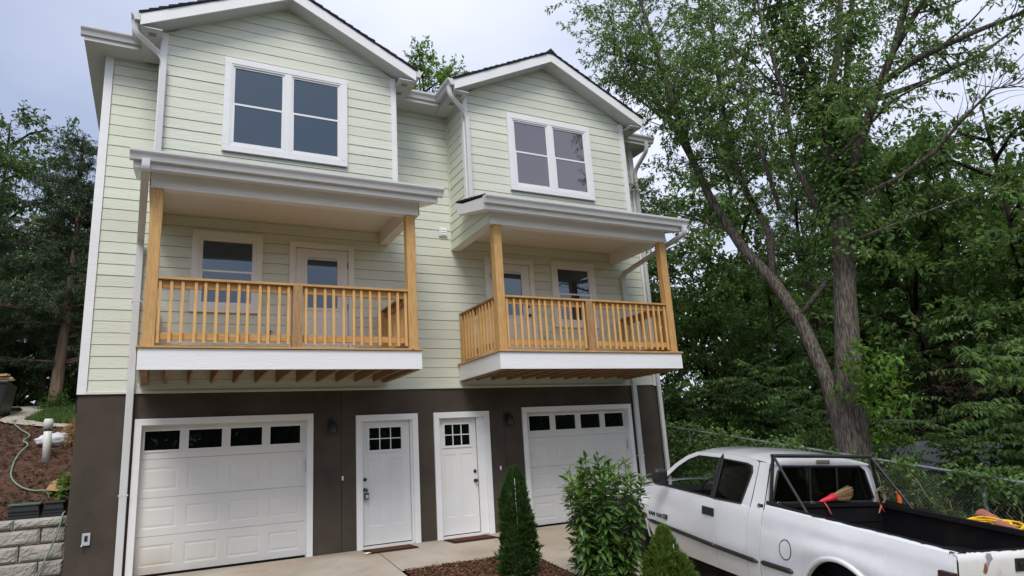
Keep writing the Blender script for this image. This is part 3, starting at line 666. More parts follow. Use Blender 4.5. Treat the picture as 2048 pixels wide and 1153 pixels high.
# doormats
for (x0, x1, y0, y1, lab) in ((5.22, 6.02, -.63, -.17, 'brown doormat in front of the left door with lockbox'), (6.62, 7.42, -.68, -.2, 'brown doormat in front of the right front door')):
    t = thing('doormat', ((x0+x1)/2, (y0+y1)/2, 0), lab, 'doormat', 'brown doormats at the two front doors')
    m = MB(); frame2 = [(x0, y0), (x1, y0), (x1, y1), (x0, y1)]
    m.box(x0, x1, y0, y1, .001, .016); m.build('border', M_MATB, t, bevel=.004); MB().box(x0+.06, x1-.06, y0+.06, y1-.06, .017, .021).build('pile', M_MAT, t)
m = MB(); rl = random.Random(9)
m.add([(5.20+.07*math.cos(a)*rl.uniform(.7, 1), -.60+.05*math.sin(a)*rl.uniform(.7, 1), .006+.02*rl.random()) for a in np.linspace(0, 2*math.pi, 9)[:-1]]+[(5.2, -.6, .03)], [(i, (i+1) % 8, 8) for i in range(8)])
tag(m.build('crumpled_paper', M_VINYL), 'scrap of white paper beside the left doormat', 'paper')
# ------------------------------------------------------------------ pickup truck (local frame: X forward from tailgate, Y left, Z up)
TP = Vector((8.1345, -7.7106, -.9043))
TX = Vector((0.1497329, 0.9843682, 0.0927321)); TY = Vector((-0.9872535, 0.1437332, 0.0683464)); TZ = Vector((0.0539493, -0.1017838, 0.9933426))
TM = Matrix(((TX.x, TY.x, TZ.x, TP.x), (TX.y, TY.y, TZ.y, TP.y), (TX.z, TY.z, TZ.z, TP.z), (0, 0, 0, 1)))
def TW(x, y, z): return tuple(TM @ Vector((x, y, z)))
truck = thing('pickup_truck', (0, 0, 0), 'white extended cab pickup truck with open bed and black rack parked on the driveway', 'pickup truck'); truck.matrix_world = TM
def yp(z): return float(np.interp(z, [.36, .45, .55, .68, .78, .95, 1.08, 1.17, 1.22, 1.25, 1.28, 1.9], [-.07, -.04, -.012, .0, .002, -.008, -.022, -.04, -.056, -.07, -.085, -.27]))
def side(x, z, s, out=0, bul=0): y = yp(z)+out+bul; return (x, y, z) if s > 0 else (x, -2.0-y, z)
def patch(m, xs, zlo, zhi, s, nz_=9, bul=lambda x, z: 0):
    V = []; F = []
    for x in xs:
        a, b = zlo(x), zhi(x)
        for k in range(nz_+1): z = a+(b-a)*k/nz_; V.append(side(x, z, s, 0, bul(x, z)))
    n = nz_+1
    for i in range(len(xs)-1):
        for k in range(nz_): a = i*n+k; F.append((a, a+n, a+n+1, a+1))
    m.add(V, F)
    # returned edges so that gaps read as gaps
    def edge(pts):
        b = len(m.v); dv = .03
        m.v += pts; m.v += [(p[0], p[1]-dv if s > 0 else p[1]+dv, p[2]) for p in pts]; n2 = len(pts)
        for i in range(n2-1): m.f.append((b+i, b+i+1, b+n2+i+1, b+n2+i))
    edge([V[i] for i in range(n)]); edge([V[-n+i] for i in range(n)]); edge([V[i*n] for i in range(len(xs))])
def arch(xc, zc, r, z0): return lambda x: max(z0, zc+math.sqrt(max(0, r*r-(x-xc)**2))) if abs(x-xc) < r else z0
def bulge(xc):
    def f(x, z):
        w = math.exp(-((x-xc)/.66)**4); fl = .042*w*math.exp(-((z-.90-.12*(1-min(1, abs(x-xc)/.8)))/.13)**2)
        return fl-.022*math.exp(-((z-1.085)/.055)**2)*(.35+.65*math.exp(-((x-xc)/1.1)**2))
    return f
RX, FX, WZ = 1.22, 5.56, .40
# bed
bedtop = lambda x: 1.262+.016*x
m = MB()
xs = sorted(set(np.round(np.concatenate([np.linspace(0.0, 2.425, 26), RX+.53*np.cos(np.linspace(0, np.pi, 25))]), 4)))
SB = []
for s in (1, -1):   # sides with the rolled rail
    m = MB(); patch(m, xs, arch(RX, WZ, .53, .47), bedtop, s, 12, bulge(RX)); SB.append(m); V = []; F = []
    for i, x in enumerate(np.linspace(0.0, 2.425, 12)):
        z = bedtop(x); y0 = yp(z)
        for dy, dz in ((0, 0), (-.012, .012), (-.03, .018), (-.06, .019)): y = y0+dy; V.append((x, y if s > 0 else -2-y, z+dz))
        if i:
            for k in range(3): a = (i-1)*4+k; F.append((a, a+4, a+5, a+1))
    m.add(V, F)
m = MB(); rl = random.Random(4)      # liner: rails, walls, floor, bulkhead, wheel wells
for s in (1, -1):
    Y = lambda y: y if s > 0 else -2-y
    V = []; F = []; N = 110; ew = 0
    for i in range(N+1):
        x = 0.0+2.41*i/N; z = bedtop(x)+.0205; ew = ew*.8+rl.gauss(0, .006); V += [(x, Y(-.112+ew), z), (x, Y(-.19), z+.002), (x, Y(-.195), z-.05), (x, Y(-.16), z-.06), (x, Y(-.16), .74)]
        if i:
            for k in range(4): a = (i-1)*5+k; F.append((a, a+5, a+6, a+1))
    m.add(V, F)
    W = []; F = []
    for i, x in enumerate(np.linspace(RX-.62, RX+.62, 17)):
        t = (x-RX)/.62; h = .74+.26*math.sqrt(max(0, 1-t*t)); W += [(x, Y(-.155), h), (x, Y(-.40), h-.01), (x, Y(-.44), .735+max(0, (h-.76))), (x, Y(-.445), .735)]
        if i:
            for k in range(3): a = (i-1)*4+k; F.append((a, a+4, a+5, a+1))
    m.add(W, F)
m.quad((0, -.1, .74), (0, -1.9, .74), (2.41, -1.9, .74), (2.41, -.1, .74))
for k in range(9): y = -.55-k*.112; m.box(.05, 2.38, y, y+.05, .74, .752)
m.box(2.37, 2.41, -.13, -1.87, .74, 1.315); m.box(2.35, 2.42, -.12, -1.88, 1.285, 1.325)
m.box(2.36, 2.372, -.2, -1.8, .8, .83); m.box(2.36, 2.372, -.2, -1.8, 1.1, 1.13)
bed = m.build('bed', M_LINER, truck, fix=True)
for q in SB: q.build('bed_side', M_PAINT, bed, smooth=True, fix=False)
for s in (1, -1):
    m = MB(); pts = [side(RX+.556*math.cos(t), WZ+.556*math.sin(t), s, .012, bulge(RX)(RX+.556*math.cos(t), WZ+.556*math.sin(t))) for t in np.linspace(.02, math.pi-.02, 30)]
    m.tube(pts, .026, 8); m.build('wheel_arch_lip', M_PAINT, bed, smooth=True)
for s in (1, -1):
    m = MB(); m.tube([side(1.88+k*.04, .685-.0006*k, s, .012) for k in range(14)], [.01]+[.03]*12+[.01], 8); m.build('side_moulding', M_BPLAS, bed, smooth=True)
m = MB(); t = [(2.0+.098*math.cos(a), .895+.105*math.sin(a)) for a in np.linspace(0, 2*math.pi, 40)]; m.tube([side(x, z, 1, .001, bulge(RX)(x, z)) for x, z in t], .0045, 6); m.tube([side(1.905, .87, 1, .004, .004), side(1.902, .89, 1, .004, .004), side(1.903, .91, 1, .004, .004)], .008, 6)
m.build('fuel_door', M_DARK, bed)
# tailgate
V = []; F = []; tz = [.62, .66, .95, 1.02, 1.06, 1.2, 1.255, 1.272]; tx = [.0, -.012, -.02, -.012, -.022, -.024, -.014, .02]
ys = np.linspace(-.065, -1.935, 24)
for y in ys:
    for z, x in zip(tz, tx): V.append((x, y, z))
for i in range(len(ys)-1):
    for k in range(7): a = i*8+k; F.append((a, a+8, a+9, a+1))
tg = MB().add(V, F).build('tailgate', M_PAINTD, truck, smooth=True)
V = []; F = []
for i in range(61):
    y = -.07-1.86*i/60; V += [(.012+rl.uniform(-.008, .010), y, 1.2745), (.06, y, 1.278), (.062, y, .75)]
    if i:
        for k in range(2): a = (i-1)*3+k; F.append((a, a+3, a+4, a+1))
MB().add(V, F).build('tailgate_liner', M_LINER, tg)
MB().box(-.034, -.0245, -.73, -.985, 1.105, 1.215).build('handle_bezel', M_BPLAS, tg, bevel=.02, seg=3)
MB().box(-.05, -.0345, -.77, -.945, 1.125, 1.185).build('handle', M_BLACKM, tg, bevel=.008)
V = []; rp = [(-.40, 1.27), (-.45, 1.265), (-.47, 1.22), (-.43, 1.19), (-.40, 1.13), (-.36, 1.10), (-.34, 1.12), (-.365, 1.17), (-.40, 1.21), (-.39, 1.25)]
MB().add([(-.0252+.002*(z > 1.25), y, z) for y, z in rp], [tuple(range(10))]).build('rust_patch', mat('grey_primer', (.34, .35, .37), .7, .2, col2=(.30, .14, .06), vscale=14), tg)
V = [(-.0262, -.372+.028*math.cos(a)*rl.uniform(.5, 1), 1.14+.05*math.sin(a)*rl.uniform(.5, 1)) for a in np.linspace(0, 2*math.pi, 12)[:-1]]; MB().add(V, [tuple(range(11))]).build('rust_patch', M_RUST, tg)
mw = Matrix(((0, 0, -1, -.024), (-1, 0, 0, -.22), (0, 1, 0, .958), (0, 0, 0, 1))) @ Matrix.Scale(1.55, 4, (1, 0, 0))
text('tailgate_lettering', 'DODGE', .15, M_BPLAS, tg, mw, .003)
for s in (1, -1):
    Y = (lambda y: y) if s > 0 else (lambda y: -2-y)
    m = MB(); y0, y1 = sorted((Y(.004), Y(-.062))); m.box(-.016, .13, y0, y1, .74, 1.12); m.build('tail_lamp', M_TAIL, truck, bevel=.015)
    zz_ = [.5, .6, .74, .95, 1.08, 1.17, 1.22, 1.25, 1.27]; m = MB()
    for za, zb in zip(zz_[:-1], zz_[1:]): m.quad((.0, Y(yp(za)), za), (.0, Y(yp(zb)), zb), (-.006, Y(min(-.066, yp(zb)-.01)), zb), (-.006, Y(min(-.066, yp(za)-.01)), za))
    m.build('bed_corner', M_PAINT, truck, smooth=True)
m = MB(); m.box(-.16, -.04, -.1, -1.9, .42, .58); m.build('rear_bumper', M_PAINTD, truck, bevel=.03)
# cab sides
BZ = 1.25
m = MB()
for s in (1, -1): patch(m, np.linspace(2.44, 2.672, 6), lambda x: .42, lambda x: BZ, s, 10)
def gy(z, s): y = yp(z); return y if s > 0 else -2-y
def ring(m, O, W, s, skip=()):
    n = len(O)
    for i in range(n):
        if i in skip: continue
        j = (i+1) % n; P = [(O[i][0], gy(O[i][1], s), O[i][1]), (O[j][0], gy(O[j][1], s), O[j][1]), (W[j][0], gy(W[j][1], s)-.006*s, W[j][1]), (W[i][0], gy(W[i][1], s)-.006*s, W[i][1])]; m.quad(*P)
FO = [(4.95, 1.25), (4.76, 1.40), (4.50, 1.60), (4.25, 1.735), (4.02, 1.81), (3.435, 1.835), (3.435, 1.25)]
FW = [(4.72, 1.272), (4.60, 1.40), (4.39, 1.565), (4.17, 1.685), (3.96, 1.755), (3.49, 1.765), (3.46, 1.262)]
RO = [(3.425, 1.25), (3.425, 1.835), (2.95, 1.825), (2.74, 1.805), (2.682, 1.78), (2.682, 1.25)]
RW = [(3.415, 1.255), (3.40, 1.765), (2.90, 1.748), (2.80, 1.725), (2.775, 1.66), (2.86, 1.268)]
for s in (1, -1):  # cab corner above the belt
    for i in range(6):
        z0, z1 = BZ+.09*i, BZ+.09*(i+1); m.quad((2.672, gy(z0, s), z0), (2.44+.1*(z0-BZ), gy(z0, s), z0), (2.44+.1*(z1-BZ), gy(z1, s), z1), (2.672, gy(z1, s), z1))
# roof
def rail(x): return float(np.interp(x, [2.49, 2.55, 2.74, 2.95, 3.435, 4.02, 4.25], [1.785, 1.795, 1.808, 1.827, 1.837, 1.812, 1.737]))
V = []; F = []; rx = np.linspace(2.49, 4.25, 20); nu = 21
for x in rx:
    z = rail(x); h = 1+yp(z)
    for k in range(nu):
        u = -1+2*k/(nu-1); V.append((x+.10*(1-u*u)*(x > 4.1), -1+u*h, z+.078*(1-abs(u)**2.6)))
for i in range(len(rx)-1):
    for k in range(nu-1): a = i*nu+k; F.append((a, a+1, a+nu+1, a+nu))
m.add(V, F)
b = [(V[k][0], V[k][1], V[k][2]) for k in range(nu)]
for k in range(nu-1): m.quad(b[k], b[k+1], (2.475, b[k+1][1], min(1.775, b[k+1][2]-.02)), (2.475, b[k][1], min(1.775, b[k][2]-.02)))
# back panel with the window opening
BO = [(-.085, 1.0), (-.085, 1.25), (-.225, 1.72), (-.29, 1.775), (-1.71, 1.775), (-1.775, 1.72), (-1.915, 1.25), (-1.915, 1.0)]
BW = [(-.25, 1.325), (-.225, 1.37), (-.33, 1.70), (-.40, 1.752), (-1.60, 1.752), (-1.67, 1.70), (-1.775, 1.37), (-1.75, 1.325)]
bx = lambda z: 2.44+.07*max(0, z-BZ)
for i in range(8):
    j = (i+1) % 8; m.quad(*[(bx(z), y, z) for y, z in (BO[i], BO[j], BW[j], BW[i])])
# cowl, hood, fenders
for s in (1, -1): patch(m, sorted(set(np.round(np.concatenate([np.linspace(5.0, 6.45, 18), FX+.55*np.cos(np.linspace(0, np.pi, 21))]), 4))), arch(FX, .46, .55, .47), lambda x: 1.22-.03*(x-5)**2-.07*max(0, x-5.0), s, 10, bulge(FX)) if True else 0
V = []; F = []; hx = np.linspace(4.93, 6.45, 12)
for x in hx:
    ze = 1.22-.03*(x-5)**2-.07*max(0, x-5.0)
    for k in range(13): u = -1+2*k/12; V.append((x, -1+u*(1+yp(ze)), ze+.10*(1-abs(u)**3)))
for i in range(11):
    for k in range(12): a = i*13+k; F.append((a, a+1, a+14, a+13))
m.add(V, F); m.box(6.43, 6.47, -.12, -1.88, .5, 1.05)
cab = m.build('cab', M_PAINT, truck, smooth=True)
# doors
def doorbul(x, z): return -.016*math.exp(-((z-1.02)/.075)**2)*float(smooth01(3.5, 4.8, x))+.03*float(smooth01(4.3, 5.1, x))*math.exp(-((z-.88)/.16)**2)
for s in (1, -1):
    m = MB(); patch(m, np.linspace(3.285, 4.985, 16), lambda x: .40+.30*max(0, (x-4.75)/.235)**1.6, lambda x: BZ, s, 12, doorbul)
    O2 = list(FO); ring(m, FO, FW, s, skip=(5,)); fd = m.build('front_door', M_PAINT, truck, smooth=True)
    m = MB(); patch(m, np.linspace(2.682, 3.277, 8), lambda x: .40, lambda x: BZ, s, 12); ring(m, RO, RW, s, skip=(0,)); rd = m.build('rear_door', M_PAINT, truck, smooth=True)
    m = MB(); o_ = .004*s
    m.quad(*[(x, gy(z, s)+o_, z) for x, z in ((3.50, 1.25), (3.40, 1.25), (3.39, 1.775), (3.50, 1.775))]); m.build('door_pillar', M_BPLAS, fd)
    for (W, nm, par, g) in ((FW, 'window_seal', fd, 1), (RW, 'window_seal', rd, 1)):
        m = MB(); m.tube([(x, gy(z, s)+.001*s, z) for x, z in W+[W[0]]], .013, 6); m.build(nm, M_BPLAS, par)
        MB().quad(*[(x, gy(z, s)-.012*s, z) for x, z in W]).build('window_glass', M_TINT if par is fd else M_TINTD, par)
    m = MB(); m.prism([(4.97, 1.262), (4.70, 1.262), (4.70, 1.33), (4.80, 1.345)], 1, gy(1.26, s)-.02, gy(1.26, s)+.012*s); m.build('mirror_mount', M_BPLAS, fd)
    m = MB(); yy = (lambda y: y) if s > 0 else (lambda y: -2-y)
    a, b = sorted((yy(.02), yy(.25))); m.box(4.36, 4.50, a, b, 1.32, 1.54); m.build('mirror', M_BPLAS, fd, bevel=.065, seg=5)
    m = MB(); a, b = sorted((yy(.0), yy(.04))); m.box(4.40, 4.62, a, b, 1.30, 1.36); m.build('mirror_arm', M_BPLAS, fd)
    m = MB(); m.box(3.34, 3.60, *sorted((yy(yp(1.08)+.002), yy(yp(1.08)+.014))), 1.03, 1.135); h = m.build('handle', M_BPLAS, fd, bevel=.025, seg=4)
    m = MB(); m.box(3.41, 3.55, *sorted((yy(yp(1.08)+.0125), yy(yp(1.08)+.028))), 1.06, 1.085); m.build('handle_pull', M_BLACKM, h, bevel=.006)
    m = MB(); m.tube([side(3.29+k*.13, .675+.004*k, s, .012) for k in range(14)], [.028]*13+[.01], 8); m.build('side_moulding', M_BPLAS, fd, smooth=True)
    m = MB(); m.tube([side(2.46+k*.0815, .665+.001*k, s, .012) for k in range(11)], [.01]+[.028]*10, 8); m.build('side_moulding', M_BPLAS, rd, smooth=True)
def badge(name, s_, x, z, size, parent, m_=M_BPLAS, sx=1.0):
    mw = Matrix(((-1, 0, 0, x), (0, 0, 1, yp(z+size*.35)+.004+(.022 if x > 4 else 0)), (0, 1, 0, z), (0, 0, 0, 1))) @ Matrix.Scale(sx, 4, (1, 0, 0)); return text(name, s_, size, m_, parent, mw, .003)
badge('badge_lettering', 'RAM 1500', 4.93, .815, .078, truck, sx=1.12); MB().box(4.44, 4.545, yp(.83), yp(.83)+.020, .81, .875).build('badge_plate', M_BPLAS, truck); badge('badge_lettering', 'V8', 4.535, .82, .062, truck, M_STEEL).location = (0, .0, 0)
MB().box(2.455, 2.545, yp(1.295), yp(1.295)+.012, 1.275, 1.315).build('badge_plate', M_BPLAS, truck, bevel=.004); badge('badge_lettering', 'SLT', 2.54, 1.281, .036, truck, M_STEEL).location = (0, .014, 0)
MB().add([(bx(z)+.012, y, z) for y, z in BW], [tuple(range(8))]).build('rear_window', M_TINTD, truck)
m = MB(); m.tube([(bx(z)-.002, y, z) for y, z in BW+[BW[0]]], .016, 6)
for y in (-.80, -1.22): m.box(bx(1.5)-.002, bx(1.5)+.01, y-.012, y+.012, 1.33, 1.745)
m.build('window_seal', M_BPLAS, truck)
MB().box(2.462, 2.50, -.92, -1.13, 1.787, 1.838).build('brake_lamp', M_BRAKE, truck, bevel=.01)
m = MB(); m.box(2.432, 2.4395, -.27, -1.73, 1.258, 1.312); m.build('window_ledge', M_PAINTD, truck)
# windscreen
V = []; F = []
for k in range(13):
    u = -1+2*k/12; V += [(5.02-.10*u*u, -1+u*.90, 1.262+.02*(1-u*u)), (4.25+.10*(1-u*u), -1+u*(1+yp(1.737)), 1.737+.078*(1-abs(u)**2.6))]
    if k: a = (k-1)*2; F.append((a, a+1, a+3, a+2))
MB().add(V, F).build('windscreen', M_TINT, truck, smooth=True)
# interior
m = MB(); m.box(4.35, 4.95, -.15, -1.85, .85, 1.235); m.box(2.5, 4.95, -.12, -1.88, .40, .55); m.box(2.5, 4.95, -.12, -.10, .5, 1.2); m.box(2.5, 4.95, -1.9, -1.88, .5, 1.2); m.build('dashboard', M_BPLAS, truck, bevel=.05)
for y0 in (-.28, -1.12):
    m = MB(); m.box(3.50, 3.70, y0-.60, y0, .8, 1.50); m.box(3.52, 3.66, y0-.46, y0-.14, 1.49, 1.67); m.box(3.65, 4.15, y0-.6, y0, .62, .84); m.build('seat', M_CLOTH, truck, bevel=.06, seg=3)
m = MB(); m.tube([(4.12-.06*math.sin(a), -.55+.19*math.cos(a), 1.26+.175*math.sin(a)) for a in np.linspace(0, 2*math.pi, 25)], .016, 8); m.tube([(4.12, -.74, 1.26), (4.14, -.55, 1.24), (4.12, -.36, 1.26)], .018, 6); m.tube([(4.14, -.55, 1.24), (4.4, -.55, 1.12)], .03, 8); m.build('steering_wheel', M_BPLAS, truck)
m = MB(); m.box(2.6, 2.85, -.3, -1.7, .6, 1.22); m.build('rear_seat', M_CLOTH, truck, bevel=.05)
# wheels and underbody
m = MB(); m.box(.1, 6.3, -.35, -1.65, .33, .6); m.box(2.5, 5.0, -.08, -1.92, .36, .42); m.box(.05, 2.4, -.17, -1.83, .62, .72); m.build('chassis', M_DARK, truck)
for (x, z) in ((RX, .37), (FX, .46)):
    for s in (1, -1):
        yc = -.06 if s > 0 else -1.94; sg = -1 if s > 0 else 1
        m = MB(); m.lathe((x, yc, z), [(.22, 0), (.24, sg*-.0), (.33, sg*.005), (.365, sg*.03), (.37, sg*.12), (.365, sg*.21), (.33, sg*.235), (.22, sg*.24)], 32, axis=1); w = m.build('wheel', M_RUBBER, truck, smooth=True)
        m = MB(); m.lathe((x, yc, z), [(.22, sg*.005), (.20, sg*.02), (.19, sg*.06), (.08, sg*.05), (.07, sg*.01), (.001, sg*.0)], 24, axis=1); m.build('rim', M_STEEL, w, smooth=True)
# black rack behind the cab
m = MB(); TR = .021
m.tube([(2.40, -.15, 1.30), (2.40, -.205, 1.885)], TR, 10); m.tube([(2.40, -1.85, 1.30), (2.40, -1.72, 1.885)], TR, 10)
m.tube([(2.40, -.185, 1.885), (2.40, -1.735, 1.885)], TR+.002, 10)
m.tube([(2.39, -.21, 1.87), (1.79, -.145, 1.30)], .016, 10); m.tube([(2.39, -1.72, 1.87), (1.93, -1.865, 1.28)], .016, 10)
rk = m.build('ladder_rack', M_BLACKM, truck, smooth=False)
for y in (-.115, -1.885):
    m = MB(); m.prism([(2.43, 1.27), (1.62, 1.262), (1.70, 1.325), (2.40, 1.36), (2.43, 1.36)], 1, y-.004, y+.004); m.box(1.62, 2.43, y-.05 if y > -1 else y, y if y > -1 else y+.05, 1.303, 1.309); m.build('rack_plate', M_BPLAS, rk)
m = MB()
for y in (-.22, -.72):
    m.tube([(2.342, y+.022*math.cos(a), 1.335+.022*math.sin(a)) for a in np.linspace(-.5, math.pi+.5, 12)], .004, 6)
m.build('tie_hook', M_STEEL, rk)
# ---- things in and on the truck
def W(*p): return [TW(*q) for q in p]
rb = random.Random(11)
br = thing('whisk_broom', TW(2.385, -.95, 1.326), 'straw whisk broom with red cap lying on the front edge of the truck bed', 'broom')
m = MB(); m.tube(W((2.385, -.86, 1.345), (2.385, -.90, 1.35), (2.385, -1.0, 1.372), (2.385, -1.09, 1.40)), [.008, .022, .036, .05], 10); m.build('cap', M_REDP, br, smooth=True)
m = MB()
for k in range(260):
    t = rb.uniform(-1, 1); d = rb.uniform(-.03, .03); a = (2.385+d*.8, -1.07-rb.uniform(0, .02), 1.392+t*.028); e_ = (2.385+d*1.3, -1.335+.05*(t < -.3)*(-t)-rb.uniform(0, .03), 1.435+t*.088+rb.uniform(-.012, .012))
    mid = [(a[i]+e_[i])/2+(.008*t if i == 2 else 0) for i in range(3)]; m.tube(W(a, mid, e_), [.003, .003, .002], 3)
m.build('bristles', M_STRAWB, br)
m = MB()
for x, e_ in ((.0, (-.97, 1.215)), (.012, (-1.0, 1.20)), (-.01, (-.955, 1.25))): m.tube(W((2.35, -.90, 1.345), (2.335, -.925, 1.30), (2.33+x, e_[0], e_[1])), [.006, .009, .005], 5)
m.build('ribbon', M_PINK, br)
wt = thing('twig_wreath', TW(2.38, -1.83, 1.33), 'small twig wreath with coral ribbon tails hanging at the bed corner by the rack', 'wreath')
m = MB()
for k in range(6):
    o = [rb.uniform(-.012, .012) for _ in range(3)]; m.tube(W(*[(2.36+o[0]+.01*math.sin(3*a), -1.80+o[1]+.062*math.cos(a), 1.405+o[2]+.10*math.sin(a)) for a in np.linspace(-1.4, 4.5, 18)]), .0045, 5)
m.tube(W((2.36, -1.86, 1.46), (2.34, -1.72, 1.475), (2.33, -1.92, 1.49)), .004, 5); m.build('twigs', M_VINE, wt)
m = MB(); m.tube(W((2.36, -1.84, 1.33), (2.35, -1.79, 1.27), (2.34, -1.745, 1.20)), [.006, .01, .007], 5); m.tube(W((2.36, -1.76, 1.335), (2.35, -1.80, 1.27), (2.34, -1.85, 1.205)), [.006, .01, .008], 5); m.build('ribbon', M_PINK, wt)
# wheeled bin beyond the truck with tube and cord on its lid
bz = G(11.0, -6.8)
bn = thing('wheeled_bin', (11.0, -6.8, bz), 'black wheeled bin standing between the truck bed and the fence', 'bin')
zt = -.02
m = MB()
lo = [(10.62, -7.22), (11.33, -7.22), (11.33, -6.40), (10.62, -6.40)]; up = [(10.56, -7.28), (11.39, -7.28), (11.39, -6.34), (10.56, -6.34)]
m.add([(x, y, bz+.06) for x, y in lo]+[(x, y, zt) for x, y in up], [(0, 1, 2, 3), (4, 5, 6, 7)]+[(i, (i+1) % 4, 4+(i+1) % 4, 4+i) for i in range(4)]); m.build('tub', M_BPLAS, bn, bevel=.03)
m = MB(); m.box(10.53, 11.42, -7.31, -6.31, zt+.002, zt+.045); m.build('lid', M_BPLAS, bn, bevel=.015)
for x in (10.62, 11.33): m = MB(); m.lathe((x, -6.42, bz+.12), [(.04, -.03), (.12, -.03), (.12, .03), (.04, .03)], 16, axis=0); m.build('wheel', M_RUBBER, bn)
tz0 = zt+.048
m = MB(); A = Vector((11.24, -6.46, tz0+.27)); B = Vector((10.90, -7.05, tz0+.075))
m.tube([A, B], .085, 20, cap=False); m.tube([B, A], .072, 20, cap=False)
for P, d in ((A, 1), (B, -1)):
    u = (A-B).normalized(); a = u.cross(Vector((0, 0, 1))).normalized(); c = u.cross(a); n = 20
    m.add([tuple(P+(a*math.cos(t)+c*math.sin(t))*r) for r in (.085, .072) for t in np.linspace(0, 2*math.pi, n+1)[:-1]], [(i, (i+1) % n, n+(i+1) % n, n+i) for i in range(n)])
m.lathe((11.22, -6.47, tz0), [(.05, 0), (.05, .20), (.001, .205)], 10)
tag(m.build('clay_tube', M_TERRA, smooth=False), 'reddish brown tube lying on the black bin beyond the truck', 'tube')
m = MB(); rc = random.Random(21)
for k in range(15):
    cx, cy = 10.70+rc.uniform(-.03, .03), -6.93+rc.uniform(-.04, .04); a, b = rc.uniform(.10, .17), rc.uniform(.2, .31); th = rc.uniform(.9, 1.3)+math.pi/2*0; zz = tz0+.012+k*.007
    pts = [(cx+.26+a*math.cos(t)*math.cos(th)-b*math.sin(t)*math.sin(th)*.5, cy+a*math.cos(t)*math.sin(th)*.6+b*math.sin(t)*math.cos(th)*.2+b*.85*math.sin(t)+.26, zz+.065+.012*math.sin(3*t+k)+.10*(1+math.cos(t))*.5) for t in np.linspace(0, 2*math.pi, 26)]
    m.tube(pts, .0085, 6)
tag(m.build('extension_cord', M_YEL, smooth=True), 'coiled yellow extension cord on the black bin beside the tube', 'cord')
m = MB(); m.tube([(12.02, -4.87, G(12.02, -4.87)-.1), (12.04, -4.89, .44)], .032, 10); m.lathe((12.04, -4.89, .44), [(.036, 0), (.04, .03), (.02, .06), (.001, .062)], 10); tag(m.build('marker_stake', M_ORANGE), 'orange marker stake in the weeds beyond the truck bed', 'stake')
sg = thing('gate_post', (11.36, -6.98, G(11.36, -6.98)), 'dark post with a rusty white plate at the right edge of the photo', 'post')
m = MB(); m.box(11.33, 11.39, -7.01, -6.95, -1.0, .42); m.build('post', M_BLACKM, sg); m = MB(); m.box(11.16, 11.40, -7.02, -7.012, .22, .40); pl = m.build('plate', M_PAINTD, sg, bevel=.004)
m = MB(); [m.lathe((11.2, -7.021, z), [(.001, 0), (.012, .001), (.001, .0015)], 8, axis=1) for z in (.26, .36)]; m.build('bolt', M_RUST, pl)
# ------------------------------------------------------------------ foliage tools
def unit(a): return a/np.maximum(np.linalg.norm(a, axis=-1, keepdims=True), 1e-9)
def leaf_arrays(P, D, N, L_, W_, droop=.15):
    """kite leaves: P base, D direction, N rough normal"""
    D = unit(D); S = unit(np.cross(D, N)); N = np.cross(S, D); L_ = L_[:, None]; W_ = W_[:, None]
    mid = P+D*L_*.42+N*L_*.06; tip = P+D*L_-N*L_*droop
    V = np.stack([P, mid+S*W_*.5, tip, mid-S*W_*.5], 1); n = len(P)
    return V.reshape(-1, 3), np.arange(n*4).reshape(n, 4)
def leaf_obj(name, P, D, N, L_, W_, m, parent, droop=.15):
    V, F = leaf_arrays(P, D, N, L_, W_, droop); V = V-np.array(org(parent)); return link(name, npmesh(name, V, F, 4), m, parent)
def long_leaf_obj(name, P, D, N, L_, W_, m, parent, droop=.25):
    """larger leaves: folded, bent, eight rim points round a rib of three"""
    D = unit(D); S = unit(np.cross(D, N)); N = np.cross(S, D); n = len(P); l = L_[:, None]; w = W_[:, None]
    def at(t, s, h): return P+D*l*t+S*w*s-N*l*(droop*t*t)+N*w*h
    pts = [at(0, 0, 0), at(.28, .40, .14), at(.28, 0, 0), at(.28, -.40, .14), at(.62, .46, .14), at(.62, 0, 0), at(.62, -.46, .14), at(.86, .25, .08), at(.86, -.25, .08), at(1, 0, 0)]
    V = np.stack(pts, 1).reshape(-1, 3)-np.array(org(parent)); b = np.arange(n)[:, None]*10
    T = np.array([(0, 1, 2), (0, 2, 3), (1, 4, 5), (1, 5, 2), (2, 5, 6), (2, 6, 3), (4, 7, 5), (5, 7, 9), (5, 9, 8), (5, 8, 6)])
    F = (b[:, :, None]+T[None]).reshape(-1, 3); o = link(name, npmesh(name, V, F, 3), m, parent, smooth=True); return o
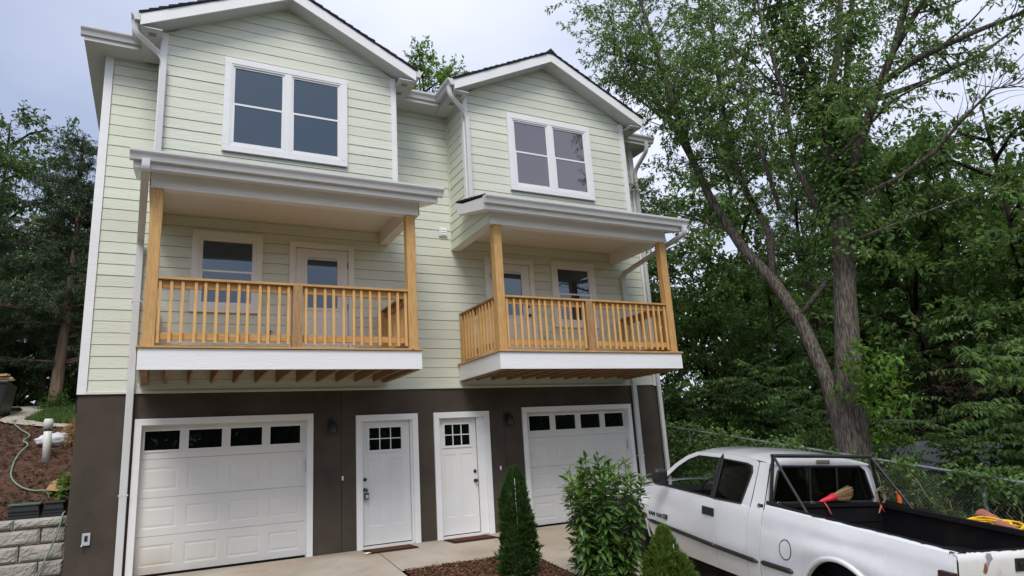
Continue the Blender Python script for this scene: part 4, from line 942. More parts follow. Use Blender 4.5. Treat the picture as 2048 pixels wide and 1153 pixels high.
def grow(limbs, rg, trunk_axis, sec=(1.0, 2.4), tert=(.4, .9), sdens=2.2, tdens=3.2, ldens=26, start=.3, up=.25, leafL=.11, leafW=.042, cloud=.09, sag=.12, limbleaf=True, spread=1.0):
    """limbs: [(points, r0, r1, density)] -> branch tubes and leaf arrays"""
    wood = MB(); tw = MB(); P = []; D = []
    def poly(p0, d, l, n, jit, sg):
        pts = [np.array(p0)]; d = d/np.linalg.norm(d)
        for i in range(n):
            d = d+rg.normal(0, jit, 3); d[2] -= sg/n; d = d/np.linalg.norm(d); pts.append(pts[-1]+d*l/n)
        return pts
    def spray(a, b, k):
        t = rg.random((k, 1)); p = a+(b-a)*t+rg.normal(0, cloud*.45, (k, 3)); d = (b-a)/max(1e-6, np.linalg.norm(b-a)); dd = d*.5+rg.normal(0, .75, (k, 3)); dd[:, 2] -= .35
        P.append(p); D.append(dd)
    for pts, r0, r1, dens in limbs:
        pts = [np.array(p, float) for p in pts]; n = len(pts)
        if isinstance(r0, list): wood.tube(pts, r0, 14)
        elif r0 > 0: wood.tube(pts, list(np.linspace(r0, r1, n)), 10 if r0 > .12 else 7)
        seg = [np.linalg.norm(pts[i+1]-pts[i]) for i in range(n-1)]; tot = sum(seg)
        if dens <= 0: continue
        ns = rg.poisson(tot*sdens*dens)
        for _ in range(ns):
            s = rg.uniform(start, 1)*tot; i = 0; q = s
            while i < n-2 and q > seg[i]: q -= seg[i]; i += 1
            p = pts[i]+(pts[i+1]-pts[i])*min(1, q/seg[i]); ld = (pts[i+1]-pts[i])/seg[i]
            az = rg.uniform(0, 2*np.pi); d = np.array([np.cos(az), np.sin(az), 0])*spread+ld*.55; d[2] += up+rg.normal(0, .25)
            l = rg.uniform(*sec)*(1-.35*s/tot); sp = poly(p, d, l, 4, .16, sag)
            rr = max(.008, .022*l/2); tw.tube(sp, [rr, rr*.8, rr*.55, rr*.4, rr*.2], 4, cap=False)
            for _k in range(rg.poisson(l*tdens)+1):
                j = rg.integers(1, 5) if True else 0; a = sp[j-1]+(sp[j]-sp[j-1])*rg.random()
                az = rg.uniform(0, 2*np.pi); d2 = (sp[j]-sp[j-1])/(l/4)*.7+np.array([np.cos(az), np.sin(az), rg.normal(.1, .4)])*.9
                tl = rg.uniform(*tert); tp = poly(a, d2, tl, 2, .15, sag*1.5); tw.tube(tp, [.006, .004, .002], 3, cap=False)
                k = rg.poisson(tl*ldens)
                if k: spray(tp[0], tp[1], k//3); spray(tp[1], tp[2], k-k//3)
            k = rg.poisson(l*.5*ldens*.5)
            if k: spray(sp[2], sp[4], k)
    P = np.concatenate([p for p in P if len(p)]); D = np.concatenate([d for d in D if len(d)]); n = len(P)
    N = rg.normal(0, .5, (n, 3)); N[:, 2] += 1; sc = rg.uniform(.6, 1.25, n)
    return wood, tw, P, D, N, leafL*sc, leafW*sc*rg.uniform(.8, 1.2, n)
def tree(name, base, limbs, rg, leaf, bark, label, cat='tree', group=None, **kw):
    t = thing(name, base, label, cat, group); wood, tw, P, D, N, l, w = grow(limbs, rg, base, **kw)
    tr = wood.build('trunk', bark, t, smooth=True, fix=False); tw.build('twigs', M_TWIG, tr, fix=False)
    leaf_obj('crown', P, D, N, l, w, leaf, t); return t
def copy_tree(o, loc, rot, sc, label=None):
    r = o.copy(); col.objects.link(r); r.location = loc; r.rotation_euler = (0, 0, rot); r.scale = (sc, sc, sc*1.0)
    if label: r['label'] = label
    for ch in list(o.children):
        c = ch.copy(); col.objects.link(c); c.parent = r
        for g in list(ch.children): d = g.copy(); col.objects.link(d); d.parent = c
    return r
# ------------------------------------------------------------------ the big tree behind the fence
rg = np.random.default_rng(7)
base = (13.82, -2.91, G(13.82, -2.91)-.1)
big = [
 ([(13.80, -2.88, base[2]), (13.81, -2.90, .45), (13.86, -2.97, 1.3), (13.92, -3.05, 2.34), (14.03, -3.2, 3.88), (14.12, -3.33, 5.19), (14.14, -3.37, 5.98)], [.42, .35, .29, .25, .21, .19, .18], .2, 0),
 ([(13.76, -2.86, .1), (13.74, -2.84, 1.2), (13.78, -2.69, 2.38), (13.74, -2.32, 3.65), (13.64, -1.88, 4.6), (13.43, -1.34, 5.53), (13.24, -0.84, 6.81), (13.16, -0.47, 8.02), (13.04, -0.08, 9.11), (12.81, 0.4, 10.29), (12.6, .8, 11.4)], .17, .04, .0),
 ([(13.24, -0.84, 6.81), (13.16, -0.47, 8.02), (13.04, -0.08, 9.11), (12.81, 0.4, 10.29), (12.6, .8, 11.4), (12.4, 1.2, 12.6)], .0, .03, 1.25),
 ([(13.64, -1.88, 4.6), (13.93, -1.76, 5.67), (13.89, -1.4, 6.62), (13.93, -1.0, 8.04), (14.07, -0.85, 9.73), (14.09, -0.87, 11.4), (14.1, -.9, 12.8)], .09, .025, 1.3),
 ([(13.16, -0.47, 8.02), (12.85, -0.45, 9.42), (12.53, -0.43, 10.86), (12.23, -0.43, 12.05), (12.1, -.5, 13)], .09, .02, 1.3),
 ([(14.14, -3.37, 5.98), (14.2, -3.28, 7.21), (14.1, -3.3, 8.35), (13.8, -3.23, 9.48), (13.56, -3.23, 10.61), (13.4, -3.3, 12.4)], .125, .04, 1.2),
 ([(14.19, -3.25, 7.41), (14.6, -3.33, 8.5), (14.93, -3.47, 9.46), (15.25, -3.61, 10.97), (15.4, -3.8, 12.6)], .10, .035, 1.1),
 ([(14.16, -3.40, 5.7), (14.29, -3.95, 6.92), (14.37, -4.48, 7.87), (14.46, -4.84, 8.45), (14.51, -5.37, 9.5), (14.55, -5.9, 11.2)], .115, .035, 1.0),
 ([(14.2, -3.45, 6.0), (14.75, -3.38, 7.22), (15.18, -3.31, 8.63), (15.77, -3.5, 10.93), (15.9, -3.6, 12.6)], .11, .04, 1.0),
 ([(14.33, -4.50, 7.92), (14.33, -5.46, 8.01), (14.29, -6.32, 7.92), (14.25, -7.01, 7.8), (14.2, -7.9, 7.9)], .07, .02, .75),
 ([(14.32, -4.4, 7.65), (15.18, -4.92, 7.93), (15.95, -5.61, 8.3), (16.4, -6.2, 8.7)], .06, .02, .9),
 ([(14.12, -3.33, 4.98), (13.93, -4.13, 4.97), (13.7, -5.12, 4.95), (13.48, -5.99, 4.92)], .045, .015, .35),
 ([(13.95, -3.1, 5.5), (13.51, -3.0, 6.75), (13.36, -3.14, 8.12), (13.13, -3.16, 9.21), (12.9, -3.2, 10.6)], .07, .02, 1.0),
 ([(13.48, -2.48, 5.95), (13.13, -2.52, 7.23), (12.81, -2.6, 8.29), (12.5, -2.7, 9.6)], .045, .015, 1.0),
 ([(13.73, -2.3, 3.68), (13.84, -2.61, 4.01), (13.96, -2.94, 4.33)], .06, .045, 0),
 ([(14.46, -4.84, 8.45), (14.7, -5.4, 9.2), (14.9, -6.4, 9.9), (15.0, -7.2, 10.2)], .06, .02, .9),
 ([(14.0, -3.3, 6.6), (13.9, -4.2, 6.9), (13.8, -5.0, 7.2), (13.7, -5.7, 7.2)], .04, .015, .55),
 ([(13.0, -.1, 9.0), (12.3, .1, 9.6), (11.7, .0, 10.3)], .04, .012, 1.2),
 ([(13.9, -1.6, 6.2), (13.2, -1.8, 6.9), (12.6, -1.9, 7.2)], .035, .012, 1.3),
 ([(13.1, -.3, 8.4), (12.6, -.9, 8.8), (12.1, -1.2, 9.4)], .035, .012, 1.4), ([(13.4, -1.2, 5.9), (13.0, -.6, 6.3), (12.7, .3, 6.6)], .035, .012, 1.3), ([(13.05, -.2, 9.0), (13.4, .6, 9.8), (13.3, 1.3, 10.8)], .04, .012, 1.3), ([(13.9, -1.2, 7.2), (13.3, -1.1, 7.9), (12.9, -1.4, 8.6)], .03, .01, 1.3),
 ([(12.7, -.4, 10.1), (12.0, .0, 10.6), (11.4, .3, 10.9)], .03, .01, 1.4), ([(14.1, -3.3, 8.3), (13.7, -2.6, 8.9), (13.5, -2.2, 9.8)], .04, .012, 1.2)]
bt = tree('old_maple_tree', base, big, rg, M_LEAF, M_BARK, 'large old tree with two leaning trunks behind the chain link fence', sdens=3.0, tdens=3.6, ldens=44, leafL=.115, leafW=.042, up=.2, start=.22, cloud=.07)
m = MB(); rb = np.random.default_rng(3)              # bare dead limb with fine twigs
bl_ = [(14.26, -3.55, 5.84), (14.18, -4.54, 5.89), (14.07, -5.39, 6.06), (13.93, -6.0, 6.36), (13.85, -6.56, 6.6), (13.73, -7.04, 6.44)]
m.tube(bl_, [.05, .042, .034, .026, .016, .006], 6)
for k in range(26):
    i = rb.integers(2, 5); p = np.array(bl_[i])+(np.array(bl_[i+1])-np.array(bl_[i]))*rb.random(); d = np.array([rb.normal(0, .3), -.7+rb.normal(0, .5), .35+rb.normal(0, .5)]); d /= np.linalg.norm(d); q = [p]
    for s in range(4): d = d+rb.normal(0, .2, 3); d /= np.linalg.norm(d); q.append(q[-1]+d*rb.uniform(.15, .32))
    m.tube(q, [.009, .007, .005, .004, .002], 4)
m.build('dead_branch', M_BARK, bt, fix=False)
# ivy climbing the trunks and a fresh sprig low on the trunk
def trunk_leaves(pts, r, n, rg, sp=.12):
    pts = np.array(pts); i = rg.integers(0, len(pts)-1, n); t = rg.random((n, 1)); a = rg.uniform(0, 2*np.pi, n); rr = r+rg.random(n)*sp
    return pts[i]+(pts[i+1]-pts[i])*t+np.stack([np.cos(a)*rr, np.sin(a)*rr, rg.normal(0, .05, n)], -1), np.stack([np.cos(a), np.sin(a), -.8+rg.normal(0, .3, n)], -1)
iv = []; idd = []
for pts, r, n in (([(14.14, -3.37, 5.6), (14.2, -3.28, 7.21), (14.1, -3.3, 8.35), (13.8, -3.23, 9.48), (13.56, -3.23, 10.61)], .18, 2600), ([(14.2, -3.45, 6.0), (14.75, -3.38, 7.22), (15.18, -3.31, 8.63), (15.77, -3.5, 10.93)], .16, 2200), ([(14.05, -3.3, 4.7), (14.1, -3.4, 5.8)], .3, 500), ([(14.19, -3.5, 5.9), (14.29, -3.95, 6.92)], .2, 500)):
    p, d = trunk_leaves(pts, r, n, rg, .3); iv.append(p); idd.append(d)
iv = np.concatenate(iv); idd = np.concatenate(idd); n = len(iv)
leaf_obj('ivy', iv, idd, idd*.3+np.array([0, 0, 1.]), rg.uniform(.08, .15, n), rg.uniform(.07, .12, n), M_LEAF, bt)
P = []; D = []
for k in range(42):
    c = np.array([13.50, -3.75, 2.35])+np.clip(rg.normal(0, 1, 3), -1.7, 1.7)*np.array([.15, .36, .36]); n = 14; P.append(c+rg.normal(0, .07, (n, 3))); d = rg.normal(0, .8, (n, 3)); d[:, 2] -= .3; D.append(d)
P = np.concatenate(P); D = np.concatenate(D); n = len(P); N = rg.normal(0, .35, (n, 3)); N[:, 2] += 1
leaf_obj('sprig', P, D, N, rg.uniform(.10, .17, n), rg.uniform(.055, .08, n), M_LEAFB, bt)
# ------------------------------------------------------------------ woodland trees behind
def generic(seed, h, spread, leafL, dens=1, r=.16, low=.22, nl=11, lean=0):
    rg = np.random.default_rng(seed); tx, ty = rg.normal(0, lean, 2); top = np.array([tx*h, ty*h, h]); limbs = [([(0, 0, -.2), (tx*h*.3, ty*h*.3, h*.3), (tx*h*.62, ty*h*.66, h*.62), tuple(top)], r, .03, .5)]
    for k in range(nl):
        t = low+(1-low)*k/nl*.95; p = np.array([tx*h*t, ty*h*t, h*t]); az = k*2.4+rg.normal(0, .4); l = spread*(1-.55*max(0, t-.35)/.65)*rg.uniform(.7, 1.15); d = np.array([np.cos(az), np.sin(az), .35+.5*t])
        limbs.append(([tuple(p), tuple(p+d*l*.5), tuple(p+d*l*.5+np.array([np.cos(az), np.sin(az), .15])*l*.5)], r*.4, .015, dens))
    return limbs, rg
LW = ['dense dark woodland tree', 'tall loose woodland tree', 'broad leafy woodland tree']
def protos():
    out = []
    for seed, h, sp, ll, nl, low, leaf in ((11, 11, 3.2, .24, 15, .10, M_LEAFW), (23, 12.5, 2.9, .21, 13, .22, M_LEAFD), (37, 9, 3.4, .23, 14, .08, M_LEAFW)):
        limbs, rg = generic(seed, h, sp, ll, 1.3, .17, low, nl, .02)
        out.append(tree('woodland_tree', (0, 0, 0), limbs, rg, leaf, M_BARK2, 'x', group='woodland trees behind the fence', sdens=2.4, tdens=3.0, ldens=24, leafL=ll*.92, leafW=ll*.46, sec=(.9, 2.2), tert=(.4, 1.0), start=.1, cloud=.17))
    return out
PR = protos(); used = set()
WT = [(0, 20.5, 5.0, 1.0, 'bushy woodland tree just right of the far porch post'), (1, 22.5, 2.4, .92, 'slim dark woodland tree behind the leaning trunk'), (2, 21.5, -.2, 1.05, 'broad woodland tree between the two trunks of the old tree'),
      (0, 21.0, -3.2, .88, 'dark woodland tree directly behind the old tree\'s straight trunk'), (2, 19.8, -6.6, .82, 'rounded woodland tree right of the straight trunk near the right edge'), (1, 21.5, -9.4, .80, 'loose woodland tree at the right edge of the photo'),
      (1, 27, 7.5, .95, 'tall woodland tree in the back row behind the right gable corner'), (0, 29, 3.6, .95, 'back row woodland tree seen left of the leaning trunk'), (2, 28, -.8, 1.1, 'back row woodland tree filling the gap above the truck cab'), (1, 28, -4.6, .9, 'back row woodland tree above the ladder rack'),
      (0, 27, -8.6, .85, 'back row woodland tree above the truck tailgate'), (2, 17.3, 4.2, .62, 'low woodland tree beside the right wall of the house'), (0, 17.0, 1.0, .5, 'small shaded woodland tree low behind the leaning trunk'), (2, 18.0, -4.9, .52, 'small shaded tree low behind the fence post'), (1, 33, 12, .9, 'far woodland tree beyond the back row'), (0, 35, 1, .95, 'farthest woodland tree in the middle of the wood'), (2, 34, -5, .9, 'far woodland tree beyond the back row on the right'),
      (2, 15.6, 5.6, .72, 'leafy woodland tree close behind the right wall of the house'), (1, 18.6, 8.5, .8, 'slim woodland tree rising right behind the house corner'), (2, 24.5, 1.0, .95, 'woodland tree in the middle row behind the leaning trunk'), (0, 24.5, -5.6, .86, 'woodland tree in the middle row right of the old tree'), (2, 15.0, 10.5, .85, 'woodland tree behind the house seen past its right wall')]
for i, x, y, s, lab in WT:
    loc = (x, y, G(x, y)-.1)
    if i not in used: used.add(i); o = PR[i]; o.location = loc; o.scale = (s, s, s); o.rotation_euler = (0, 0, .7*x); o['label'] = lab
    else: copy_tree(PR[i], loc, .7*x+y, s, lab)
# compound-leaved sapling with drooping sprays at the right, and a maroon-leaved one
rg = np.random.default_rng(15)
def spray_plant(name, c, size, n, leaf, ll, lw, label, cat='shrub', group=None, stems=9, pinn=9, droop=.5, zlo=0):
    t = thing(name, (c[0], c[1], G(c[0], c[1])-.05), label, cat, group); st = MB(); P = []; D = []
    for k in range(stems):
        az = rg.uniform(0, 6.28); q = [np.array([c[0], c[1], G(c[0], c[1])-.05])]; d = np.array([np.cos(az)*.45, np.sin(az)*.45, 1.0]); h = size[2]*rg.uniform(.55, 1)
        for s in range(5): d = d+rg.normal(0, .16, 3)+np.array([np.cos(az), np.sin(az), 0])*.1*size[0]/size[2]; d /= np.linalg.norm(d); q.append(q[-1]+d*h/5)
        st.tube(q, [.02, .017, .014, .011, .008, .004], 5, cap=False)
        for j in range(n):
            i = rg.integers(1, 5); p = q[i]+(q[i+1]-q[i])*rg.random(); a2 = rg.uniform(0, 6.28); l = rg.uniform(.3, .75)*size[0]*.55; dd = np.array([np.cos(a2), np.sin(a2), .25+rg.normal(0, .2)]); pp = [p]
            if p[2] < base_z(c)+zlo: continue
            for s in range(4): dd = dd/np.linalg.norm(dd); dd[2] -= droop*.25; pp.append(pp[-1]+dd*l/4)
            st.tube(pp, [.006, .005, .004, .003, .0015], 3, cap=False)
            for s in range(pinn):
                u = (s+.5)/pinn*4; i2 = min(3, int(u)); a = pp[i2]+(pp[i2+1]-pp[i2])*(u-i2); f = pp[i2+1]-pp[i2]; f = f/np.linalg.norm(f); sd = np.cross(f, [0, 0, 1.]); sd /= np.linalg.norm(sd)+1e-6
                for sg_ in (-1, 1): P.append(a+rg.normal(0, .012, 3)); D.append(f*.45+sd*sg_+np.array([0, 0, -.35])+rg.normal(0, .15, 3))
    P = np.array(P); D = np.array(D); m_ = len(P); N = rg.normal(0, .25, (m_, 3)); N[:, 2] += 1
    st.build('stems', M_TWIG, t, fix=False); leaf_obj('foliage', P, D, N, rg.uniform(.7, 1.2, m_)*ll, rg.uniform(.8, 1.2, m_)*lw, leaf, t, .25); return t
def base_z(c): return G(c[0], c[1])
spray_plant('walnut_sapling', (16.2, -6.3), (2.8, 2.8, 5.6), 34, M_LEAF, .17, .05, 'sapling with long drooping leaf sprays at the right behind the fence', 'tree', None, 9, 11, .5, 1.5)
spray_plant('walnut_sapling', (15.6, -7.9), (2.4, 2.4, 4.4), 30, M_LEAF, .17, .05, 'shorter sapling with drooping leaves at the right edge above the yellow cord', 'tree', None, 8, 11, .5, 1.2)
spray_plant('locust_shrub', (15.2, -.3), (2.2, 2.2, 3.4), 26, M_LEAF, .13, .06, 'feathery shrub left of the leaning trunk at head height', 'shrub', None, 9, 10, .3)
spray_plant('locust_shrub', (14.7, 1.4), (2.2, 2.2, 3.0), 26, M_LEAFD, .13, .06, 'dark feathery shrub beside the right corner of the house', 'shrub', None, 9, 10, .3)
spray_plant('maroon_shrub', (18.2, -3.6), (1.8, 1.8, 4.0), 26, M_RED, .14, .07, 'dark maroon leaved shrub in the shade right of the big trunk', 'shrub', None, 8, 9, .3, 1.6)
spray_plant('locust_shrub', (15.6, -4.6), (1.9, 1.9, 2.4), 26, M_LEAF, .12, .055, 'low feathery shrub right of the straight trunk above the fence', 'shrub', None, 9, 10, .3)
def bush(name, c, size, n, leaf, ll, lw, label, seed, cat='shrub', group=None, cl=18, z0=None, stem=True):
    rg = np.random.default_rng(seed); bz = G(c[0], c[1])-.03 if z0 is None else z0; t = thing(name, (c[0], c[1], bz), label, cat, group); nc = max(8, n//cl)
    u = unit(rg.normal(0, 1, (nc, 3))); u[:, 2] = np.abs(u[:, 2]); r = rg.uniform(.35, 1, (nc, 1))**.6; C_ = u*r*np.array(size)*np.array([.5, .5, 1])+np.array([c[0], c[1], bz])
    P = (C_[:, None]+rg.normal(0, .06, (nc, cl, 3))).reshape(-1, 3); D = (u[:, None]*.5+rg.normal(0, .7, (nc, cl, 3))).reshape(-1, 3); m_ = len(P); N = rg.normal(0, .45, (m_, 3)); N[:, 2] += 1
    st = MB()
    for k in range(min(nc, 70)): st.tube([(c[0]+rg.normal(0, .05), c[1]+rg.normal(0, .05), bz), tuple((C_[k]+np.array([c[0], c[1], bz]))/2+rg.normal(0, .05, 3)), tuple(C_[k])], [.012, .008, .003], 4, cap=False)
    st.build('stems', M_TWIG, t, fix=False); leaf_obj('foliage', P, D, N, rg.uniform(.6, 1.25, m_)*ll, rg.uniform(.8, 1.2, m_)*lw, leaf, t); return t
UB = [((14.3, 2.6), (2.2, 2.2, 1.9), 3600, M_LEAFD, .15, .08, 'dark broad bush beside the right wall of the house'), ((14.2, .5), (2.2, 2.2, 1.6), 3600, M_LEAFW, .10, .05, 'dense bush behind the fence above the truck windscreen'),
      ((14.4, -1.4), (1.9, 1.9, 1.5), 3600, M_LEAF, .09, .045, 'fine leaved bush left of the base of the old tree'), ((15.3, -2.2), (2.0, 2.0, 1.9), 3200, M_LEAFB, .10, .055, 'fresh green bush right behind the base of the old tree'),
      ((14.15, -3.75), (1.1, 1.3, .95), 1500, M_LEAFW, .085, .045, 'low bush between the fence and the faded tarp'), ((16.4, -5.0), (2.6, 2.6, 2.2), 3600, M_LEAFD, .14, .07, 'shaded dark bush behind the faded tarp'), ((16.4, -8.9), (2.0, 2.0, 1.5), 2600, M_LEAFD, .12, .06, 'bush at the right edge of the photo behind the fence'), ((17.5, 2.6), (3, 3, 3.6), 4200, M_LEAFD, .18, .1, 'tall dark thicket bush beyond the right house corner'), ((18.2, -.2), (3, 3, 3.6), 4200, M_LEAFD, .18, .1, 'tall dark thicket bush behind the leaning trunk'), ((18.8, -6.9), (3.4, 3.4, 3.4), 4200, M_LEAFD, .18, .1, 'tall dark thicket bush behind the drooping sapling'), ((19.5, -2.6), (3, 3, 2.6), 4200, M_LEAFD, .18, .1, 'dark thicket bush behind the grey car')]
for i, (c, s, n, lf, ll, lw, lab) in enumerate(UB): bush('understory_bush', c, s, n, lf, ll, lw, lab, 100+i, 'bush', 'bushes of the undergrowth behind the fence')
# weeds along the foot of the fence: nobody could count them
rg = np.random.default_rng(31)
nc = 900; y = rg.uniform(-8.5, 4.5, nc); x = 12.5+rg.normal(0, .42, nc); h = rg.uniform(.03, .7, nc)*np.interp(y, [-8, -4.5, -2, 4], [.3, .45, 1.0, 1.1]); gz = ground(x, y); cl = 14
Cn = np.stack([x, y, gz+h], -1); P = (Cn[:, None]+rg.normal(0, .07, (nc, cl, 3))).reshape(-1, 3); D = rg.normal(0, .7, (nc*cl, 3)); D[:, 2] += .2; N = rg.normal(0, .4, (nc*cl, 3)); N[:, 2] += 1
o = leaf_obj('ground_cover', P, D, N, rg.uniform(.05, .12, nc*cl), rg.uniform(.03, .055, nc*cl), M_LEAFW, None); tag(o, 'tangled green weeds along the foot of the chain link fence', 'weeds', kind='stuff')
n = 9000; x = np.concatenate([rg.uniform(11.3, 13.2, n), rg.uniform(13, 20, n)]); y = np.concatenate([rg.uniform(-9, 4, n), rg.uniform(-10, 5, n)]); P = np.stack([x, y, ground(x, y)-.03], -1); D = rg.normal(0, .35, (2*n, 3)); D[:, 2] += 1; N = rg.normal(0, 1, (2*n, 3)); 
o = leaf_obj('undergrowth', P, D, N, rg.uniform(.1, .35, 2*n), rg.uniform(.03, .07, 2*n), M_LEAFW, None, .3); tag(o, 'low grass and seedlings on the shaded ground behind the fence', 'ground cover', kind='stuff')
# ------------------------------------------------------------------ chain link fence
FXX = 12.8
fb = lambda y: .43+.16*max(-8, y) if y < 12 else 2.35
fence = thing('chain_link_fence', (FXX, -2, fb(-2)), 'rusty grey chain link fence overgrown with vines behind the truck', 'fence')
m = MB(); m.tube([(FXX, y, fb(y)+1.13) for y in np.arange(-9, 6.1, .5)], .024, 8); m.build('top_rail', M_STEEL, fence, smooth=True)
for y in (-8.7, -5.66, -2.65, .35, 3.35, 6.0):
    m = MB(); m.tube([(FXX+.03, y, fb(y)-.3), (FXX+.03, y, fb(y)+1.12)], .03, 10); m.lathe((FXX+.03, y, fb(y)+1.12), [(.033, 0), (.036, .02), (.02, .05), (.001, .055)], 10); m.build('post', M_STEEL, fence, smooth=True)
V = []; F = []; s = .068; r = .0022; H = 1.11
for sg_ in (1, -1):
    for k in range(int((15+H)/s)+1):
        c = -9-H+k*s if sg_ > 0 else -9+k*s
        h0, h1 = 0.0, H; y0 = c+sg_*0; 
        ya, yb = c, c+sg_*H
        lo, hi = -9, 6
        def clip(y): return (y-c)/sg_
        h0 = max(0, min(clip(lo), clip(hi))); h1 = min(H, max(clip(lo), clip(hi)))
        if h1-h0 < .05: continue
        p = np.array([FXX+.002*sg_, c+sg_*h0, fb(c+sg_*h0)+.02+h0]); q = np.array([FXX+.002*sg_, c+sg_*h1, fb(c+sg_*h1)+.02+h1]); b = len(V)
        for e_ in (p, q): V += [e_+np.array([r, 0, 0]), e_+np.array([-r*.5, r*.87, 0]), e_+np.array([-r*.5, -r*.87, 0])]
        F += [(b, b+1, b+4, b+3), (b+1, b+2, b+5, b+4), (b+2, b, b+3, b+5)]
link('wire_mesh', npmesh('wire_mesh', np.array(V)-np.array(org(fence)), np.array(F), 4), M_STEEL, fence)
# vines on the fence
rg = np.random.default_rng(44); m = MB(); P = []; D = []
for k in range(64):
    y = rg.uniform(-8.5, 4.5); h = rg.uniform(.7, 1.15); q = [np.array([FXX-.03+rg.normal(0, .03), y, fb(y)+h])]
    for s_ in range(9): q.append(q[-1]+np.array([rg.normal(0, .025), rg.normal(0, .075), -rg.uniform(.03, .12)])) 
    m.tube(q, list(np.linspace(.007, .003, 10)), 4, cap=False)
for k in range(760):
    y = rg.choice([rg.uniform(-5.2, 5), rg.normal(-5.75, .3) if rg.random() < .3 else rg.uniform(-1, 5), rg.uniform(-2.6, 5), rg.uniform(-1, 5)]); hmax = 1.25 if y > -1.5 else 1.2; h = rg.uniform(.15, hmax) if y > -1.5 else hmax-abs(rg.normal(0, .22))
    c = np.array([FXX-.02+rg.normal(0, .07), y, fb(y)+h]); n = 9; P.append(c+rg.normal(0, .06, (n, 3))); d = rg.normal(0, .6, (n, 3)); d[:, 2] -= .2; d[:, 0] -= .3; D.append(d)
m.build('vine_stems', M_VINE, fence, fix=False); P = np.concatenate(P); D = np.concatenate(D); n = len(P); N = rg.normal(0, .5, (n, 3)); N[:, 0] -= .7; N[:, 2] += .6
leaf_obj('vine_leaves', P, D, N, rg.uniform(.05, .10, n), rg.uniform(.035, .06, n), M_LEAF, fence)
# ------------------------------------------------------------------ behind the fence: car, tarp
ct = thing('grey_car', (16.9, -1.6, G(16.9, -1.6)), 'dark grey car half hidden behind the base of the old tree', 'car')
cz = G(16.9, -1.6); ca = R(-62); cx_, cy_ = 16.9, -1.6
def CW(x, y, z): return (cx_+x*math.cos(ca)-y*math.sin(ca), cy_+x*math.sin(ca)+y*math.cos(ca), cz+z)
V = []; F = []; prof = [(-2.1, .75), (-2.0, .92), (-1.0, .98), (-.5, 1.32), (.2, 1.40), (.95, 1.30), (1.6, .95), (2.1, .88), (2.2, .6)]
for x, z in prof:
    w = .86 if z < 1.05 else .66
    for k in range(9): u = -1+2*k/8; V.append(CW(x, u*w, z-.05*abs(u)**3))
for i in range(len(prof)-1):
    for k in range(8): a = i*9+k; F.append((a, a+9, a+10, a+1))
m = MB(); m.add(V, F); m.add([CW(x, s*.86, z) for s in (-1, 1) for x in (-2.1, 2.2) for z in (.3, .9)], [(0, 1, 3, 2), (4, 6, 7, 5), (0, 4, 5, 1), (2, 3, 7, 6)]); m.build('body', M_CARG, ct, smooth=True)
MB().quad(CW(.97, -.62, 1.305), CW(.97, .62, 1.305), CW(1.58, .74, .965), CW(1.58, -.74, .965)).build('windscreen', M_GLASSD, ct)
for x in (-1.35, 1.4):
    for s in (-1, 1): m = MB(); m.tube([CW(x, s*.68, .31), CW(x, s*.89, .31)], .31, 20); m.build('wheel', M_RUBBER, ct)
rg = np.random.default_rng(8); xs = np.linspace(-1.2, 1.2, 22); X, Y = np.meshgrid(xs, xs); rr = np.hypot(X*.8, Y); Z = .36*np.exp(-(rr/.5)**2)+.16*np.exp(-((X-.8)**2+(Y+.3)**2)/.1)+.14*np.exp(-((X+.6)**2+(Y-.5)**2)/.12)+rg.normal(0, .022, X.shape); xw, yw = X*.9+15.6, Y*.9-3.1
V = np.stack([xw, yw, ground(xw, yw)+Z-.02], -1).reshape(-1, 3); i, j = np.meshgrid(np.arange(21), np.arange(21)); a = (j*22+i).ravel()
o = link('tarp_cover', npmesh('tarp_cover', V, np.stack([a, a+1, a+23, a+22], -1), 4), M_TARP, smooth=True); tag(o, 'faded grey tarp over a heap behind the fence', 'tarp')
# ------------------------------------------------------------------ shrubs in the mulch bed
rg = np.random.default_rng(5)
def conifer(name, c, h, rad, n, leaf, label, seed, ll=.055, group=None, lean=0, droop=.0):
    rg = np.random.default_rng(seed); bz = G(c[0], c[1])-.02; t = thing(name, (c[0], c[1], bz), label, 'shrub', group); st = MB(); st.tube([(c[0], c[1], bz), (c[0]+lean*h, c[1], bz+h*.96)], [.022, .004], 6)
    nf = n//9; u = rg.random(nf)**.85; az = rg.uniform(0, 6.28, nf); ph = np.sin(az*3+u*9)*.10+np.sin(az*5-u*17)*.07; R_ = rad(u)*(1+1.6*ph)*np.clip(rg.uniform(.35, 1.0, nf)**.5+np.maximum(0, rg.normal(0, .13, nf)), 0, 1.4)
    c0 = np.stack([c[0]+lean*h*u+np.cos(az)*R_, c[1]+np.sin(az)*R_, bz+u*h], -1); out = np.stack([np.cos(az), np.sin(az), .55+.9*u-droop], -1)+rg.normal(0, .3, (nf, 3))
    k = 9; side_ = np.stack([-np.sin(az), np.cos(az), 0*az], -1); fan = np.linspace(-1, 1, k)
    D = (out[:, None]*(1-.25*np.abs(fan))[None, :, None]+side_[:, None]*fan[None, :, None]*.85+rg.normal(0, .18, (nf, k, 3))).reshape(-1, 3); P = (c0[:, None]+rg.normal(0, .010, (nf, k, 3))).reshape(-1, 3)
    N = np.repeat(out*np.array([1, 1, -.6]), k, 0)+rg.normal(0, .3, (nf*k, 3)); m_ = len(P)
    for i in range(0, nf, 40): st.tube([(c[0]+lean*h*u[i]*.8, c[1], bz+u[i]*h*.82), tuple(c0[i])], [.006, .003], 4, cap=False)
    st.build('stem', M_TWIG, t, fix=False); leaf_obj('foliage', P, D, N, np.repeat(rg.uniform(.55, 1.6, nf), k)*rg.uniform(.7, 1.2, m_)*ll, rg.uniform(.8, 1.2, m_)*ll*.27, leaf, t, .1); return t
